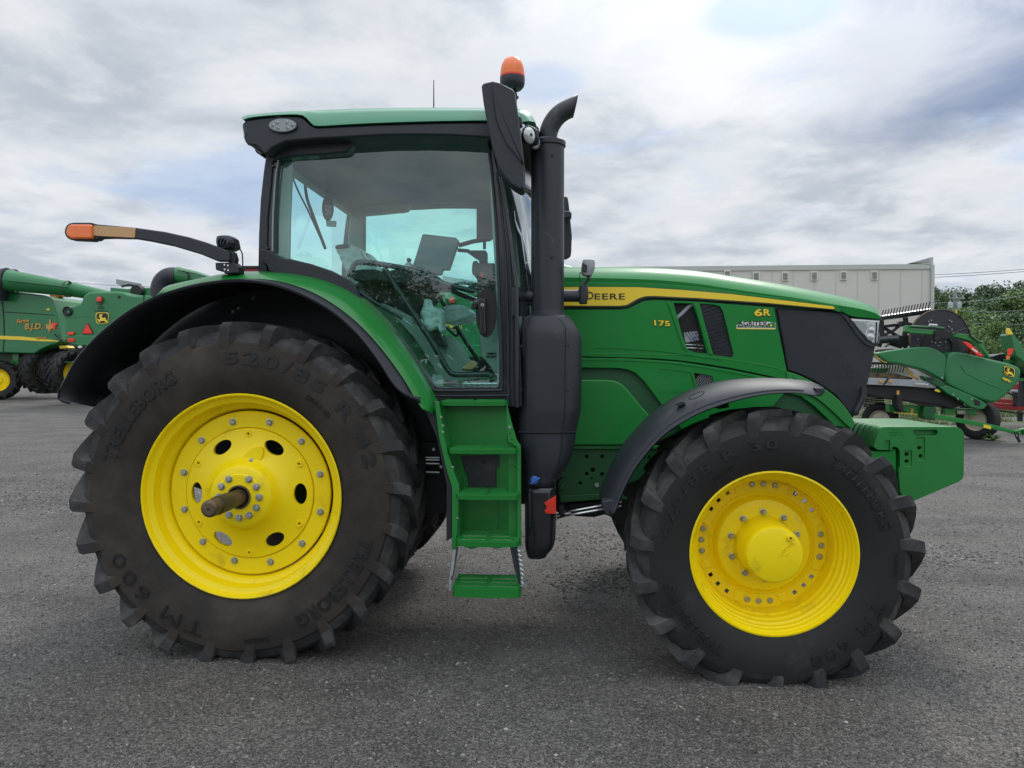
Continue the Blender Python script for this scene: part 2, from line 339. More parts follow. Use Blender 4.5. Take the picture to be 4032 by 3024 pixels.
# --- rear wheel
rc = C.w((1101,671), 4.09); RX, RZ = rc.x, rc.z
RYT = 4.305; RHW = .262
def rear_wheel():
    Yf = 4.09
    mb = MB()
    mb.lathe([(.553,.012),(.562,.006),(.566,-.004),(.560,-.010),(.553,-.007),(.548,.006),(.543,.022),(.530,.03),(.516,.036),(.511,.06),(.507,.10),(.488,.112),(.480,.125),(.470,.16),(.462,.20),(.462,.40),(.48,.43),(.51,.44),(.515,.48),(.55,.49),(.555,.5)], (RX,Yf,RZ), 'Y', 96)
    w = mb.make('rear_wheel', 'yellow', TR, ang=30)
    t = MB(); tyre_geo(t, RX, RYT, RZ, RHW, .961, .580, 24, .035, phase=R(3.5))
    def yw(r): 
        # outer sidewall position at radius r (matches the lathe profile)
        b = .926; rb = .580
        ps = [(rb+.05,-.93),(rb+(b-rb)*.40,-1.0),(rb+(b-rb)*.62,-1.0),(b-.092*b/.925,-.985),(b,-.96)]
        for (r0,h0),(r1,h1) in zip(ps, ps[1:]):
            if r <= r1: return RYT+RHW*(h0+(h1-h0)*max(0,(r-r0)/(r1-r0)))
        return RYT-RHW*.9
    st(w, '520/85 R 42', RX, yw, RZ, .725, .800, R(54), bold=.03, spacing=1.25, span=82)
    st(w, 'TRELLEBORG', RX, yw, RZ, .705, .785, R(141), bold=.028, span=47)
    st(w, 'TRELLEBORG', RX, yw, RZ, .705, .785, R(-40), bold=.028, span=47)
    st(w, 'TM 600', RX, yw, RZ, .715, .795, R(-130), bold=.0, spacing=1.25, span=50)
    st(w, '(20.8 R 42)', RX, yw, RZ, .655, .69, R(48), bold=.03, raise_=.003)
    st(w, 'TUBELESS', RX, yw, RZ, .77, .795, R(-82), bold=.02, raise_=.003)
    tt = t.make('tyre', 'tyreb', w, ang=18); tread_slot(tt, RX, RZ, .845)
    # bolted ring and dished disc
    md = MB(); md.lathe([(.463,.132),(.455,.127),(.372,.127),(.369,.133),(.369,.15),(.463,.15)], (RX,Yf,RZ), 'Y', 96, closed=True)
    md.make('mounting_ring', 'yellow', w, ang=30)
    dsc = MB(); dsc.lathe([(.3675,.150),(.3675,.124),(.362,.118),(.345,.116),(.30,.106),(.25,.092),(.21,.072),(.19,.050),(.178,.018),(.170,.002),(.160,-.006),(.128,-.010),(.122,-.016),(.06,-.018),(.06,.03),(.165,.03),(.19,.07),(.22,.10),(.28,.125),(.34,.14)], (RX,Yf,RZ), 'Y', 96, closed=True)
    do = dsc.make('wheel_disc', 'yellow', w, ang=30)
    cs = []
    for k in range(6):
        a = R(60*k); rr = .298; cxx, czz = RX+rr*math.cos(a), RZ+rr*math.sin(a)
        loop = []
        for i in range(24):
            q = 2*math.pi*i/24; lr, lt = .036*math.cos(q), .060*math.sin(q)
            loop.append(Vector((cxx+lr*math.cos(a)-lt*math.sin(a), Yf-.1, czz+lr*math.sin(a)+lt*math.cos(a))))
        cs.append(MB().prism(loop, .4))
        a = R(60*k+30); rr = .335
        cs.append(MB().prism([Vector((RX+rr*math.cos(a)+.0075*math.cos(q*math.pi/5), Yf-.1, RZ+rr*math.sin(a)+.0075*math.sin(q*math.pi/5))) for q in range(10)], .4))
    cut(do, cs)
    for k in range(6):   # cast pads around the tapped holes
        a = R(60*k+30); cc = Vector((math.cos(a),0,math.sin(a))); tt_ = Vector((-math.sin(a),0,math.cos(a)))
        o = Vector((RX,Yf+.112,RZ)); ps = [o+cc*.295+tt_*.045,o+cc*.295-tt_*.045,o+cc*.325-tt_*.02,o+cc*.325+tt_*.02]
        if k in (1,3,4,5): MB().prism(ps, .03).make('cast_pad', 'yellow', w, bevel=.006)
        ps = [o+Vector((0,-.006,0))+cc*(.335+.02*math.cos(q*math.pi/8))+tt_*.02*math.sin(q*math.pi/8) for q in range(16)]
        hole = [o+Vector((0,-.006,0))+cc*(.335+.0085*math.cos(q*math.pi/5))+tt_*.0085*math.sin(q*math.pi/5) for q in range(10)]
        MB().prism(ps, .02, [hole]).make('cast_boss', 'yellow', w, bevel=.002)
    for x,y in ((1055,238),(1268,241),(1454,351),(1563,542),(1564,761),(1458,945),(1274,1052),(1064,1044),(881,934),(774,746),(772,532),(874,345)):
        p = C.w((x,y), Yf+.120); bolt(p.x, Yf+.127, p.z, w, rot=random.random())
    for k in range(12):
        if k == 3: continue
        a = R(30*k); bolt(RX+.113*math.cos(a), Yf-.018, RZ+.113*math.sin(a), w, rot=random.random())
    p = C.w((1163,470), Yf+.06); 
    pad = plate('casting_recess', C, [(1105,485),(1120,430),(1165,392),(1205,380),(1230,405),(1225,440),(1190,485)], Yf+.066, .03, 'yellow', w, sm=3, bevel=.003)
    bolt(p.x, Yf+.066, p.z, w, rot=.3)
    # axle shaft, stepped, slightly greasy
    sh = MB(); sh.lathe([(0,-.380),(.030,-.380),(.036,-.376),(.044,-.368),(.045,-.33),(.043,-.325),(.043,-.31),(.046,-.305),(.046,-.16),(.043,-.155),(.043,.02),(.058,.021),(.058,-.026),(.066,-.026),(.066,.02)], (RX,Yf,RZ), 'Y', 40)
    sh.make('axle_shaft', 'rust', w, ang=30)
    g = MB(); g.lathe([(.0462,-.30),(.0485,-.29),(.048,-.17),(.0462,-.165)], (RX,Yf,RZ), 'Y', 40); g.make('grease_coat', 'grease', w)
    g = MB(); g.lathe([(0,-.379),(.006,-.381),(.007,-.3805)], (RX,Yf-.001,RZ), 'Y', 12); g.make('centre_drilling', 'dark', w)
    for k in range(16):   # clearances between keyways
        pass
    return w
# --- front wheel
fc = FF.w((952,932), 3.97); FX, FZ = fc.x, fc.z
FYT = 4.135; FHW = .212
def front_wheel():
    Yf = 3.97
    mb = MB()
    mb.lathe([(.405,.02),(.416,.008),(.423,-.002),(.423,-.010),(.414,-.012),(.409,-.002),(.407,.012),(.400,.022),(.396,.045),(.391,.050),(.388,.074),(.379,.082),(.376,.108),(.366,.118),(.363,.146),(.354,.156),(.350,.20),(.348,.24),(.352,.30),(.38,.32),(.40,.36)], (FX,Yf,FZ), 'Y', 96)
    w = mb.make('front_wheel', 'yellow', TR, ang=22)
    t = MB(); tyre_geo(t, FX, FYT, FZ, FHW, .734, .432, 19, .034, phase=R(5))
    def yw(r):
        b = .700; rb = .432
        ps = [(rb+.05,-.93),(rb+(b-rb)*.40,-1.0),(rb+(b-rb)*.62,-1.0),(b-.092*b/.925,-.985),(b,-.96)]
        for (r0,h0),(r1,h1) in zip(ps, ps[1:]):
            if r <= r1: return FYT+FHW*(h0+(h1-h0)*max(0,(r-r0)/(r1-r0)))
        return FYT-FHW*.9
    st(w, '420/85 R 30', FX, yw, FZ, .535, .590, R(130), bold=.03, spacing=1.2, span=82)
    st(w, 'TRELLEBORG', FX, yw, FZ, .525, .585, R(38), bold=.024, span=46)
    st(w, 'TRELLEBORG', FX, yw, FZ, .525, .585, R(-141), bold=.024, span=46)
    st(w, 'TM 600', FX, yw, FZ, .53, .590, R(-48), bold=.0, spacing=1.3, span=47)
    st(w, '(16.9 R 30)', FX, yw, FZ, .475, .50, R(122), bold=.02, raise_=.003)
    st(w, 'TUBELESS', FX, yw, FZ, .575, .595, R(-3), bold=.02, raise_=.003)
    tread_slot(t.make('tyre', 'tyre', w, ang=18), FX, FZ, .625)
    # ring with round and square holes
    ring = MB(); ring.lathe([(.350,.262),(.350,.252),(.275,.252),(.272,.262)], (FX,Yf,FZ), 'Y', 96, closed=True)
    ro = ring.make('mounting_ring', 'yellow', w, ang=30)
    cs = []
    for q in range(4):
        for d in (-11,0,11):
            a = R(45+90*q+d); rr = .322; c0 = Vector((FX+rr*math.cos(a), Yf+.1, FZ+rr*math.sin(a)))
            e1 = Vector((math.cos(a),0,math.sin(a)))*.011; e2 = Vector((-math.sin(a),0,math.cos(a)))*.011
            cs.append(MB().prism([c0-e1-e2,c0+e1-e2,c0+e1+e2,c0-e1+e2], .4))
    cut(ro, cs)
    for q in range(4):
        for d in (-11,0,11):
            a = R(90*q+d-2); rr = .318; bm_ = MB(); bm_.lathe([(0,-.012),(.010,-.011),(.016,-.004),(.0165,.002)], (FX+rr*math.cos(a),Yf+.252,FZ+rr*math.sin(a)), 'Y', 14); bm_.make('carriage_bolt', 'steel', w)
        # raised wedge plates between the bolt groups
        a0 = 90*q+22; 
        for s_ in (22, 68):
            a = R(90*q+s_); e1 = Vector((math.cos(a),0,math.sin(a))); e2 = Vector((-math.sin(a),0,math.cos(a))); o = Vector((FX,Yf+.246,FZ))
            MB().prism([o+e1*.29-e2*.03,o+e1*.345-e2*.018,o+e1*.345+e2*.018,o+e1*.29+e2*.03], .012).make('clamp_lug', 'yellow', w, bevel=.004)
    bowl = MB(); bowl.lathe([(.290,.262),(.281,.250),(.272,.246),(.262,.240),(.252,.215),(.240,.196),(.220,.190),(.155,.188),(.155,.21),(.22,.215),(.25,.25)], (FX,Yf,FZ), 'Y', 96, closed=True)
    bowl.make('wheel_disc', 'yellow', w, ang=30)
    for k in range(10):
        a = R(20+36*k); bolt(FX+.180*math.cos(a), Yf+.188, FZ+.180*math.sin(a), w, NUT, random.random(), 'wheel_nut')
    hub = MB(); hub.lathe([(0,-.028),(.128,-.028),(.138,-.024),(.144,-.014),(.146,.0),(.152,.17),(.160,.185),(.160,.2)], (FX,Yf,FZ), 'Y', 64)
    ho = hub.make('hub_cover', 'yellow', w, ang=30)
    p = FF.w((1035,852), Yf-.03)
    ho2 = MB(); ho2.lathe([(.0035,-.012),(.008,-.014),(.016,-.012),(.018,0)], (p.x,Yf-.028,p.z), 'Y', 16); ho2.make('oil_plug', 'yellow', w)
    MB().box((p.x,Yf-.0415,p.z),(.008,.004,.008)).make('plug_socket', 'dark', w)
    o = FF.w((1025,905), Yf-.03)
    uvt = lettering('cast_lettering', 'OIL LEVEL', FF, (1003,928), (1055,885), (994,915), Yf-.031, 'yellow', w, .004, .0)
    loop = cr([(1000,915),(1040,880),(1058,880),(1056,897),(1012,935),(997,932)], 5, True)
    MB().tube(FF.ws(loop+[loop[0]], Yf-.029), .0016, 6).make('cast_outline', 'yellow', w)
    return w
def far_copy(w):
    r = w.copy(); COL.objects.link(r); r.parent = w.parent; r.matrix_parent_inverse = w.matrix_parent_inverse.copy()
    r.location = (0, 2*YC, 0); r.scale = (1,-1,1)
    for ch in list(w.children):
        if ch.name.split('.')[0] in ('bolt','wheel_nut','carriage_bolt','cast_boss','cast_pad','cast_lettering','cast_outline','grease_coat','sidewall_lettering','centre_drilling','oil_plug','plug_socket','casting_recess','clamp_lug'): continue
        c = ch.copy(); COL.objects.link(c); c.parent = r
    return r
RW = rear_wheel(); FW = front_wheel(); far_copy(RW); far_copy(FW)
# ---------------------------------------------------------------- tractor body
YN = 4.30; YF_ = 2*YC-YN       # cab near / far side planes
def mirror_loft(name, specs, n, m, parent, z, **k):
    """specs: list of (polyline, Y) from near bottom up to the middle; mirrored to the far side"""
    rows = [z.ws(cr(p, 4), Y) for p, Y in specs]
    far = [[Vector((q.x, 2*YC-q.y, q.z)) for q in r] for r in reversed(rows)]
    return loft(name, rows+far, n, m, parent, **k)
# rear fender (near side swept section; far side mirrored)
lip_lo = [(112,1167),(62,1157),(42,1136),(48,1098),(78,1050),(134,942),(204,852),(304,752),(452,638),(600,558),(720,515),(850,483),(1000,461),(1150,459),(1300,483),(1450,535),(1600,615),(1700,690),(1800,790),(1900,920),(1990,1060),(2060,1120),(2140,1150)]
lip_hi = [(105,1165),(55,1155),(36,1132),(41,1092),(70,1038),(126,930),(196,840),(296,740),(446,625),(600,543),(720,500),(850,462),(1000,442),(1130,438),(1250,441),(1400,470),(1550,530),(1700,625),(1830,740),(1950,880),(2050,1020),(2110,1120),(2150,1160)]
grn = [(640,523),(660,490),(720,470),(880,436),(1000,412),(1120,406),(1300,411),(1450,430),(1600,470),(1750,545),(1860,645),(1965,765),(2070,905),(2160,1050),(2250,1230)]
lipg = [(640,530),(720,501),(850,463),(1000,443),(1130,439),(1250,442),(1400,471),(1550,531),(1700,626),(1830,741),(1950,881),(2050,1021),(2110,1121),(2160,1200)]
def fw(i): return max(0, 1-i/24)**2
def shifted(rows, Y): return [Vector((p.x, Y, p.z)) for p in rows]
for s in (1,-1):
    def ms(r): return r if s == 1 else [Vector((p.x, 2*YC-p.y, p.z)) for p in r]
    lo = B.ws(cr(lip_lo,4), 4.03); hi = B.ws(cr(lip_hi,4), 4.055)
    inn = [p+Vector((0,0,.004)) for p in lo]
    loft('fender_lip', [ms([p+Vector((0,.012,.016)) for p in lo]), ms(lo), ms([p+Vector((0,-.006,.012)) for p in B.ws(cr(lip_lo,4), 4.03)]), ms(hi), ms([p+Vector((0,.06,.012)) for p in hi])], 70, 'fender', TR, ang=60)
    loft('fender_liner', [ms([p+Vector((0,.011,.014)) for p in lo]), ms([Vector((p.x-.02*fw(i),4.30,p.z+.03-.06*fw(i))) for i,p in enumerate(lo)]), ms([Vector((p.x-.03*fw(i),4.66,p.z+.03-.13*fw(i))) for i,p in enumerate(lo)])], 60, 'under', TR, ang=60, solid=.006)
    g0 = B.ws(cr(lipg,4), 4.05); g1 = B.ws(cr(grn,4), 4.16)
    gm = [ (a*.55+b*.45)+Vector((0,-.02,.002)) for a,b in zip(resample(g0,60), resample(g1,60))]
    loft('rear_fender', [ms([p+Vector((0,.02,0)) for p in g0]), ms(g0), ms(gm), ms(g1), ms([p+Vector((0,.10,.02)) for p in g1]), ms([Vector((p.x,4.95,p.z+.02)) for p in g1])], 60, 'green2', TR, ang=50, solid=.004)
for x,y in ((1100,638),(1131,620),(1216,560),(265,1030),(262,1058)):
    p = B.w((x,y), 4.4); bolt(p.x, 4.3, p.z, TR, BOLTS, name='fender_screw')
for s in (1,-1):
    wl = [Vector((p.x,4.68,p.z+.05)) for p in B.ws([(150,925),(204,852),(304,752),(400,676)], 4.03)]+[Vector((p.x,4.68,p.z-.012)) for p in B.ws(cr([(440,640),(600,545)]+grn[3:],3), 4.16)]+[Vector((p.x,4.68,p.z)) for p in B.ws([(2150,1500),(1700,1500),(600,1250),(420,1050),(260,1040),(170,990)], 4.16)]
    if s == -1: wl = [Vector((p.x, 2*YC-p.y, p.z)) for p in wl]
    MB().prism(wl, .03*s).make('inner_fender_wall', 'under', TR)
# transmission and chassis masses
cg = NAT
plate('transmission_housing', cg, [(520,1560),(900,1480),(2450,1560),(3330,1620),(3330,1800),(3000,1900),(2700,1975),(2440,2015),(2200,2022),(2150,1990),(1700,1975),(1600,2010),(1100,2030),(700,1900)], 4.88, .54, 'dark', TR, bevel=.02)
MB().tube([(RX,4.30,RZ),(RX,4.45,RZ),(RX,4.5,RZ),(RX,5.8,RZ),(RX,5.85,RZ),(RX,6.0,RZ)], [.13,.14,.2,.2,.14,.13], 24).make('rear_axle_housing', 'dkgreen', TR)
MB().tube([(FX,4.16,FZ),(FX,4.4,FZ),(FX,4.6,FZ-.03),(FX,5.7,FZ-.03),(FX,5.9,FZ),(FX,6.14,FZ)], [.15,.12,.1,.1,.12,.15], 20).make('front_axle_beam', 'dark', TR)
plate('side_frame', E, [(340,1199),(860,1199),(900,1300),(830,1345),(720,1400),(560,1442),(520,1470),(300,1500),(290,1420),(300,1380)], 4.80, .02, 'dkgreen', TR,
      holes=[circ(x,y,r,r,12) for x,y,r in ((457,1249,11),(547,1249,11),(638,1249,11),(790,1253,11),(820,1253,10),(492,1327,14),(457,1349,11),(547,1351,11),(486,1376,7),(420,1403,10))], bevel=.002)
plate('frame_top_rail', E, [(340,1186),(880,1186),(860,1207),(345,1207)], 4.78, .05, 'green2', TR, bevel=.004)
plate('frame_lower_rail', E, [(300,1478),(530,1466),(620,1440),(700,1500),(560,1500),(300,1520)], 4.78, .05, 'dkgreen', TR, bevel=.006)
plate('axle_support', E, [(330,1520),(560,1500),(700,1380),(900,1250),(1000,1300),(1000,1659),(700,1659),(640,1659),(610,1605),(560,1590),(500,1605),(380,1600)], 4.86, .5, 'dark', TR, bevel=.02)
for x,y in ((517,1416),): disc('frame_bolt', E, (x,y), 12, 4.78, .03, 'steel', TR)
for x,y in ((318,1358),(315,1430)): disc('frame_bolt', E, (x,y), 16, 4.775, .03, 'dkgreen', TR, bevel=.004)
for dy in (0, 22): MB().tube([E.w((285,1590-dy*.2+dy),4.72), E.w((330,1572+dy),4.70), E.w((540,1535+dy),4.70), E.w((660,1515+dy),4.72)], .008, 8).make('hydraulic_pipe', 'chrome', TR)
plate('pipe_clamp', E, [(296,1540),(322,1535),(328,1592),(300,1594)], 4.67, .05, 'black', TR, bevel=.004)
# hood
sil = [(250,156),(325,153),(450,152),(650,154),(850,158),(1100,176),(1300,206),(1500,238),(1700,275),(1900,315),(2040,350),(2110,376),(2152,402),(2165,436)]
crs = [(250,208),(325,210),(550,214),(850,224),(1100,247),(1300,277),(1500,306),(1700,334),(1900,368),(2000,384),(2080,400),(2140,420),(2163,438)]
low = [(250,268),(325,268),(550,262),(850,268),(1100,290),(1300,318),(1500,344),(1700,366),(1900,392),(1960,420),(2000,436),(2080,444),(2140,450),(2163,454)]
def interp(pl, x):
    for (x0,y0),(x1,y1) in zip(pl, pl[1:]):
        if x <= x1: return y0+(y1-y0)*max(0,(x-x0)/(x1-x0))
    return pl[-1][1]
mid_ = [(x, y*.5+interp(sil,x)*.5) for x,y in crs]
mirror_loft('hood', [(low,4.755),(crs,4.75),(mid_,4.785),(sil,4.86),([(x,y-3) for x,y in sil],5.0)], 60, 'green', TR, E, ends=True, ang=28)
body_t = [(250,262),(550,258),(850,262),(1100,285),(1300,312),(1500,338),(1700,360),(1900,386)]
plate('hood_core', E, body_t+[(1925,400),(1700,396),(1560,392),(1620,750),(1700,780),(1800,830),(1900,900),(1960,980),(2000,1070),(1950,1060),(1550,960),(1290,985),(1010,1092),(830,1186),(250,1186)], 4.785, .73, 'dkgreen', TR)
pan_u = [(250,398),(650,398),(700,392),(740,372),(790,348),(850,342),(950,346),(1110,352),(1300,366),(1543,386),(1565,500),(1619,752),(1628,808),(1500,778),(1300,737),(1150,712),(1000,692),(850,680),(430,668),(250,666)]
MB().tube(E.ws(cr([(250,650),(430,652),(850,658),(1100,667),(1300,690),(1500,721),(1612,751)],4), 4.749), .003, 6).make('panel_crease', 'green', TR)
v1 = [(962,358),(1072,361),(1100,440),(1158,652),(1085,646),(1048,632),(1022,590),(1000,500)]
v2 = [(1112,362),(1200,368),(1232,378),(1250,410),(1310,655),(1305,672),(1280,673),(1192,660)]
plate('hood_side_panel', E, pan_u, 4.748, .03, 'green', TR, [v1, v2], bevel=.006, seg=3)
plate('hood_upper_trim', E, [(250,378),(650,380),(700,372),(760,336),(800,324),(850,322),(1100,334),(1500,360),(1880,398),(1935,414),(1915,372),(1800,350),(1500,318),(1300,292),(1100,264),(850,244),(550,238),(250,240)], 4.749, .03, 'green', TR, bevel=.003)
st_o = [(250,264),(480,262),(760,264),(1000,279),(1300,304),(1600,340),(1893,376),(1906,396),(1880,397),(1500,364),(1100,337),(850,325),(800,327),(760,340),(700,376),(650,382),(250,380)]
st_i = [(250,267),(480,265),(760,267),(1000,282),(1300,307),(1600,343),(1890,378),(1900,393),(1880,393),(1500,357),(1100,329),(850,317),(800,318),(755,332),(690,369),(650,374),(250,373)]
plate('stripe_border', E, st_o, 4.7475, .004, 'olive', TR)
plate('yellow_stripe', E, st_i, 4.7455, .004, 'yellowf', TR)
lettering('maker_lettering', 'D', E, (460,338), (497,338), (460,293), 4.7435, 'letter', TR, .003, .015)
lettering('maker_lettering', 'EERE', E, (503,338), (679,338), (503,303), 4.7435, 'letter', TR, .003, .012, spacing=1.12)
# badges
def badge(s, ll, lr, ul, bold=.05, sh=0.0):
    lettering('model_badge', s, E, (ll[0]-3,ll[1]+4), (lr[0]+4,lr[1]+4), (ul[0]-3,ul[1]-3), 4.7462, 'letter', TR, .003, bold+.03, shear=sh)
    lettering('model_badge', s, E, ll, lr, ul, 4.7425, 'yellowf', TR, .004, bold, shear=sh)
badge('175', (851,489), (944,495), (848,457), .025)
badge('6', (1430,434), (1478,436), (1432,390), .03); badge('R', (1484,432), (1526,433), (1484,393), .03)
plate('dealer_decal', E, [(1328,487),(1350,478),(1360,466),(1500,466),(1540,474),(1554,474),(1553,512),(1328,510)], 4.7462, .003, 'white', TR)
plate('decal_band', E, [(1332,492),(1360,489),(1500,489),(1552,480),(1552,502),(1332,501)], 4.7455, .002, 'dkgreen', TR)
plate('decal_line', E, [(1330,505),(1552,506),(1552,511),(1330,510)], 4.7455, .002, 'yellowf', TR)
lettering('decal_lettering', 'AGRITEX', E, (1336,491), (1508,491), (1336,463), 4.7445, 'letter', TR, .002, .02)
lettering('decal_lettering', 'www.agritex.ca', E, (1362,500), (1500,501), (1362,492), 4.7445, 'white', TR, .002, .0)
plate('decal_square', E, [(1508,476),(1550,474),(1550,499),(1508,497)], 4.7450, .002, 'bggreen', TR)
disc('decal_dot', E, (1528,489), 6, 4.7440, .002, 'yellowf', TR)
# vents: dark cavity, slanted wires, engine bits
for nm, poly, Y in (('vent_cavity', [(940,350),(1270,355),(1330,690),(1000,680)], 4.783),):
    plate(nm, E, poly, Y, .01, 'dark', TR)
for i in range(13):
    x0 = 905+i*18
    a = max(0, (962-x0)/1.0); p0 = (x0+0, 352); p1 = (x0+160, 560+40)
    MB().tube([E.w((x0,352),4.772), E.w((x0+215,655),4.772)], .0016, 5).make('vent_wire', 'dark', TR)
MB().tube(E.ws([(975,450),(1010,420),(1050,380),(1080,362)], 4.779), .013, 10).make('air_pipe', 'grey', TR)
plate('engine_bracket', E, [(1020,530),(1105,520),(1110,575),(1030,590)], 4.776, .01, 'grey', TR, bevel=.003)
plate('engine_label', E, [(1070,560),(1088,557),(1090,570),(1073,573)], 4.774, .003, 'blue', TR)
for yy in (600,618): MB().tube(E.ws([(1030,yy),(1140,yy+6)], 4.777), .004, 6).make('fuel_line', 'steel', TR)
plate('vent_mesh', E, [(1105,356),(1250,360),(1320,680),(1185,668)], 4.768, .012, 'gloss', TR)
for i in range(22): MB().tube([E.w((1090+ (i%2)*0,360+i*22),4.766), E.w((1320,300+i*22),4.766)], .0018, 4).make('mesh_rib', 'black', TR) if 372 < 330+i*22 < 660 else None
for (q, r_) in (([(925,357),(948,357),(1046,640),(1030,635),(1010,610)],0), ([(1078,361),(1108,362),(1190,661),(1166,656)],0)):
    plate('vent_pillar', E, q, 4.742, .03, 'green', TR, bevel=.006)
# lower panel with wheel arch
pan_l = [(250,674),(700,678),(1000,699),(1300,747),(1500,787),(1622,815),(1750,850),(1860,930),(1960,1030),(2000,1082),(1900,1075),(1780,960),(1700,900),(1610,880),(1540,960),(1290,985),(1010,1092),(960,1040),(905,970),(840,880),(790,815),(740,766),(700,748),(640,738),(250,733)]
v3 = [(1080,764),(1185,782),(1198,835),(1104,872)]
plate('lower_side_panel', E, pan_l, 4.752, .03, 'green', TR, [v3], bevel=.006, seg=3)
plate('vent_cavity', E, [(1070,755),(1200,770),(1210,840),(1095,880)], 4.783, .01, 'dark', TR)
for i in range(11): MB().tube([E.w((1060+i*13,850-0*i),4.760), E.w((1135+i*13,750),4.760)] , .0016, 4).make('vent_wire', 'grey', TR) if i < 9 else None
plate('vent_pillar', E, [(1060,756),(1077,760),(1107,872),(1092,878)], 4.744, .03, 'green', TR, bevel=.006)
MB().tube(E.ws(cr([(250,690),(700,694),(1000,714),(1300,762),(1500,803)],4), 4.750), .0025, 5).make('panel_crease', 'green', TR)
plate('access_panel', E, [(250,802),(560,803),(620,808),(665,830),(705,870),(760,940),(845,1035),(845,1150),(820,1186),(250,1186)], 4.755, .03, 'green', TR, bevel=.012, seg=3)
MB().tube(E.ws(cr([(510,618),(700,625),(900,640),(1100,668),(1250,690)],4), 4.746), .0022, 5).make('panel_crease', 'green', TR)
MB().tube(E.ws(cr([(880,738),(1000,752),(1080,762)],4), 4.750), .0022, 5).make('panel_crease', 'green', TR)
# brace arc ahead of the front wheel
plate('hood_support_arc', E, cr([(1619,756),(1690,778),(1800,832),(1905,905),(1975,985),(2015,1052)],4)+cr([(2003,1092),(1960,1062),(1880,985),(1790,912),(1700,872),(1620,850)],4), 4.735, .03, 'green2', TR, bevel=.005)
plate('hood_support_plate', E, [(1300,965),(1560,880),(1720,885),(1880,985),(1980,1090),(1500,1100)], 4.80, .02, 'dkgreen', TR)
# grille
plate('grille_screen', E, [(1560,388),(1700,396),(1928,412),(1975,440),(2120,448),(2158,500),(2150,590),(2135,612),(2118,720),(2085,850),(2045,950),(2006,1028),(1960,970),(1900,895),(1800,826),(1700,776),(1625,752)], 4.765, .77, 'mesh', TR, bevel=.012)
plate('grille_bezel', E, cr([(1928,414),(1975,470),(2030,550),(2080,600),(2128,618)],4)+cr([(2150,598),(2120,598),(2080,572),(2035,520),(1990,455),(1975,436)],4), 4.758, .02, 'black', TR, bevel=.002)
MB().tube(E.ws(cr([(2066,850),(2060,900),(2040,950),(2010,1010)],4), 4.76), [.02]*4*3+[.012], 8).make('grille_edge', 'black', TR)
for i in range(26):
    x = 1895+(i%5)*26+random.randint(-5,5); y = 715+(i//5)*22+random.randint(-6,6)
    plate('grille_reflected_dot', E, [(x,y),(x+5,y),(x+4,y+10),(x-1,y+10)], 4.7635, .002, 'black', TR, smooth=False) if i < 20 else None  # small black chips stand in for dots mirrored in the grille
plate('headlight_housing', E, [(1982,445),(2162,456),(2156,520),(2148,600),(2120,604),(2080,572),(2036,520)], 4.757, .05, 'black', TR, bevel=.003)
hl = plate('headlight', E, [(1990,450),(2075,456),(2158,464),(2152,520),(2146,590),(2122,594),(2086,562),(2040,512)], 4.750, .02, 'lens', TR, bevel=.005)
plate('daylight_bar', E, [(1992,450),(2158,462),(2158,470),(2000,462)], 4.748, .004, 'white', hl, bevel=.001)
plate('headlight_shade', E, [(2005,462),(2075,470),(2090,500),(2070,540),(2045,505)], 4.7485, .003, 'grey', hl, bevel=.001)
plate('headlight_shade', E, [(2092,478),(2150,482),(2146,580),(2126,585),(2098,555),(2086,520)], 4.7485, .003, 'lens2', hl, bevel=.001)
plate('lamp_divider', E, [(2138,470),(2146,471),(2138,592),(2130,590)], 4.7475, .003, 'gloss', hl)
for (x,y,r) in ((2105,556,24),(2112,515,20)):
    m_ = MB(); p = E.w((x,y),4.748); m_.lathe([(0,-.004),(r*.00045,-.004),(r*.0009,-.001),(r*.00095,.004)], p, 'Y', 20); m_.make('headlight_bulb', 'lens2', hl)
# front fender over the steered wheel
ff_t = cr([(545,1512),(560,1450),(600,1360),(645,1270),(700,1185),(770,1105),(850,1022),(930,960),(1000,917),(1100,868),(1200,836),(1300,815),(1400,804),(1500,799),(1600,800),(1700,808),(1780,825),(1832,852)],4)
ff_b = cr([(600,1594),(625,1560),(645,1500),(670,1440),(705,1370),(745,1305),(800,1232),(860,1165),(925,1105),(1000,1055),(1100,1000),(1200,960),(1300,928),(1400,903),(1500,886),(1600,878),(1700,880),(1800,898)],4)
ff_m = [(a[0]*.3+b[0]*.7, a[1]*.3+b[1]*.7) for a,b in zip(ff_t, ff_b)]
ff_m2 = [(a[0]*.72+b[0]*.28, a[1]*.72+b[1]*.28) for a,b in zip(ff_t, ff_b)]
rt = E.ws(ff_t,4.12); 
for s in (1,-1):
    def ms(r): return r if s == 1 else [Vector((p.x, 2*YC-p.y, p.z)) for p in r]
    fo = loft('front_fender', [ms(E.ws([(x+6,y+2) for x,y in ff_b],3.94)), ms(E.ws(ff_b,3.93)), ms(E.ws(ff_m,3.95)), ms(E.ws(ff_m2,4.01)), ms(rt), ms([p+Vector((0,.22,0)) for p in rt]), ms([p+Vector((.0,.28,-.03)) for p in rt])], 50, 'fender', TR, ang=60, solid=.006)
edge = MB(); edge.tube(E.ws([ff_b[0]]+[(ff_t[0][0]+10, ff_t[0][1]+30), ff_t[0]], 3.95), .008, 8); edge.tube(E.ws([ff_b[-1],(1828,896),(1846,874),(1842,858),ff_t[-1]], 3.96), .008, 8); 
plate('fender_end_cap', E, [ff_b[-1],(1825,898),(1846,872),(1840,856),ff_t[-1],(1780,850)], 3.955, .1, 'fender', TR, bevel=.008)
plate('fender_end_cap', E, [ff_b[0],(570,1590),(548,1545),ff_t[0],(590,1500),(640,1510)], 3.945, .1, 'fender', TR, bevel=.008)
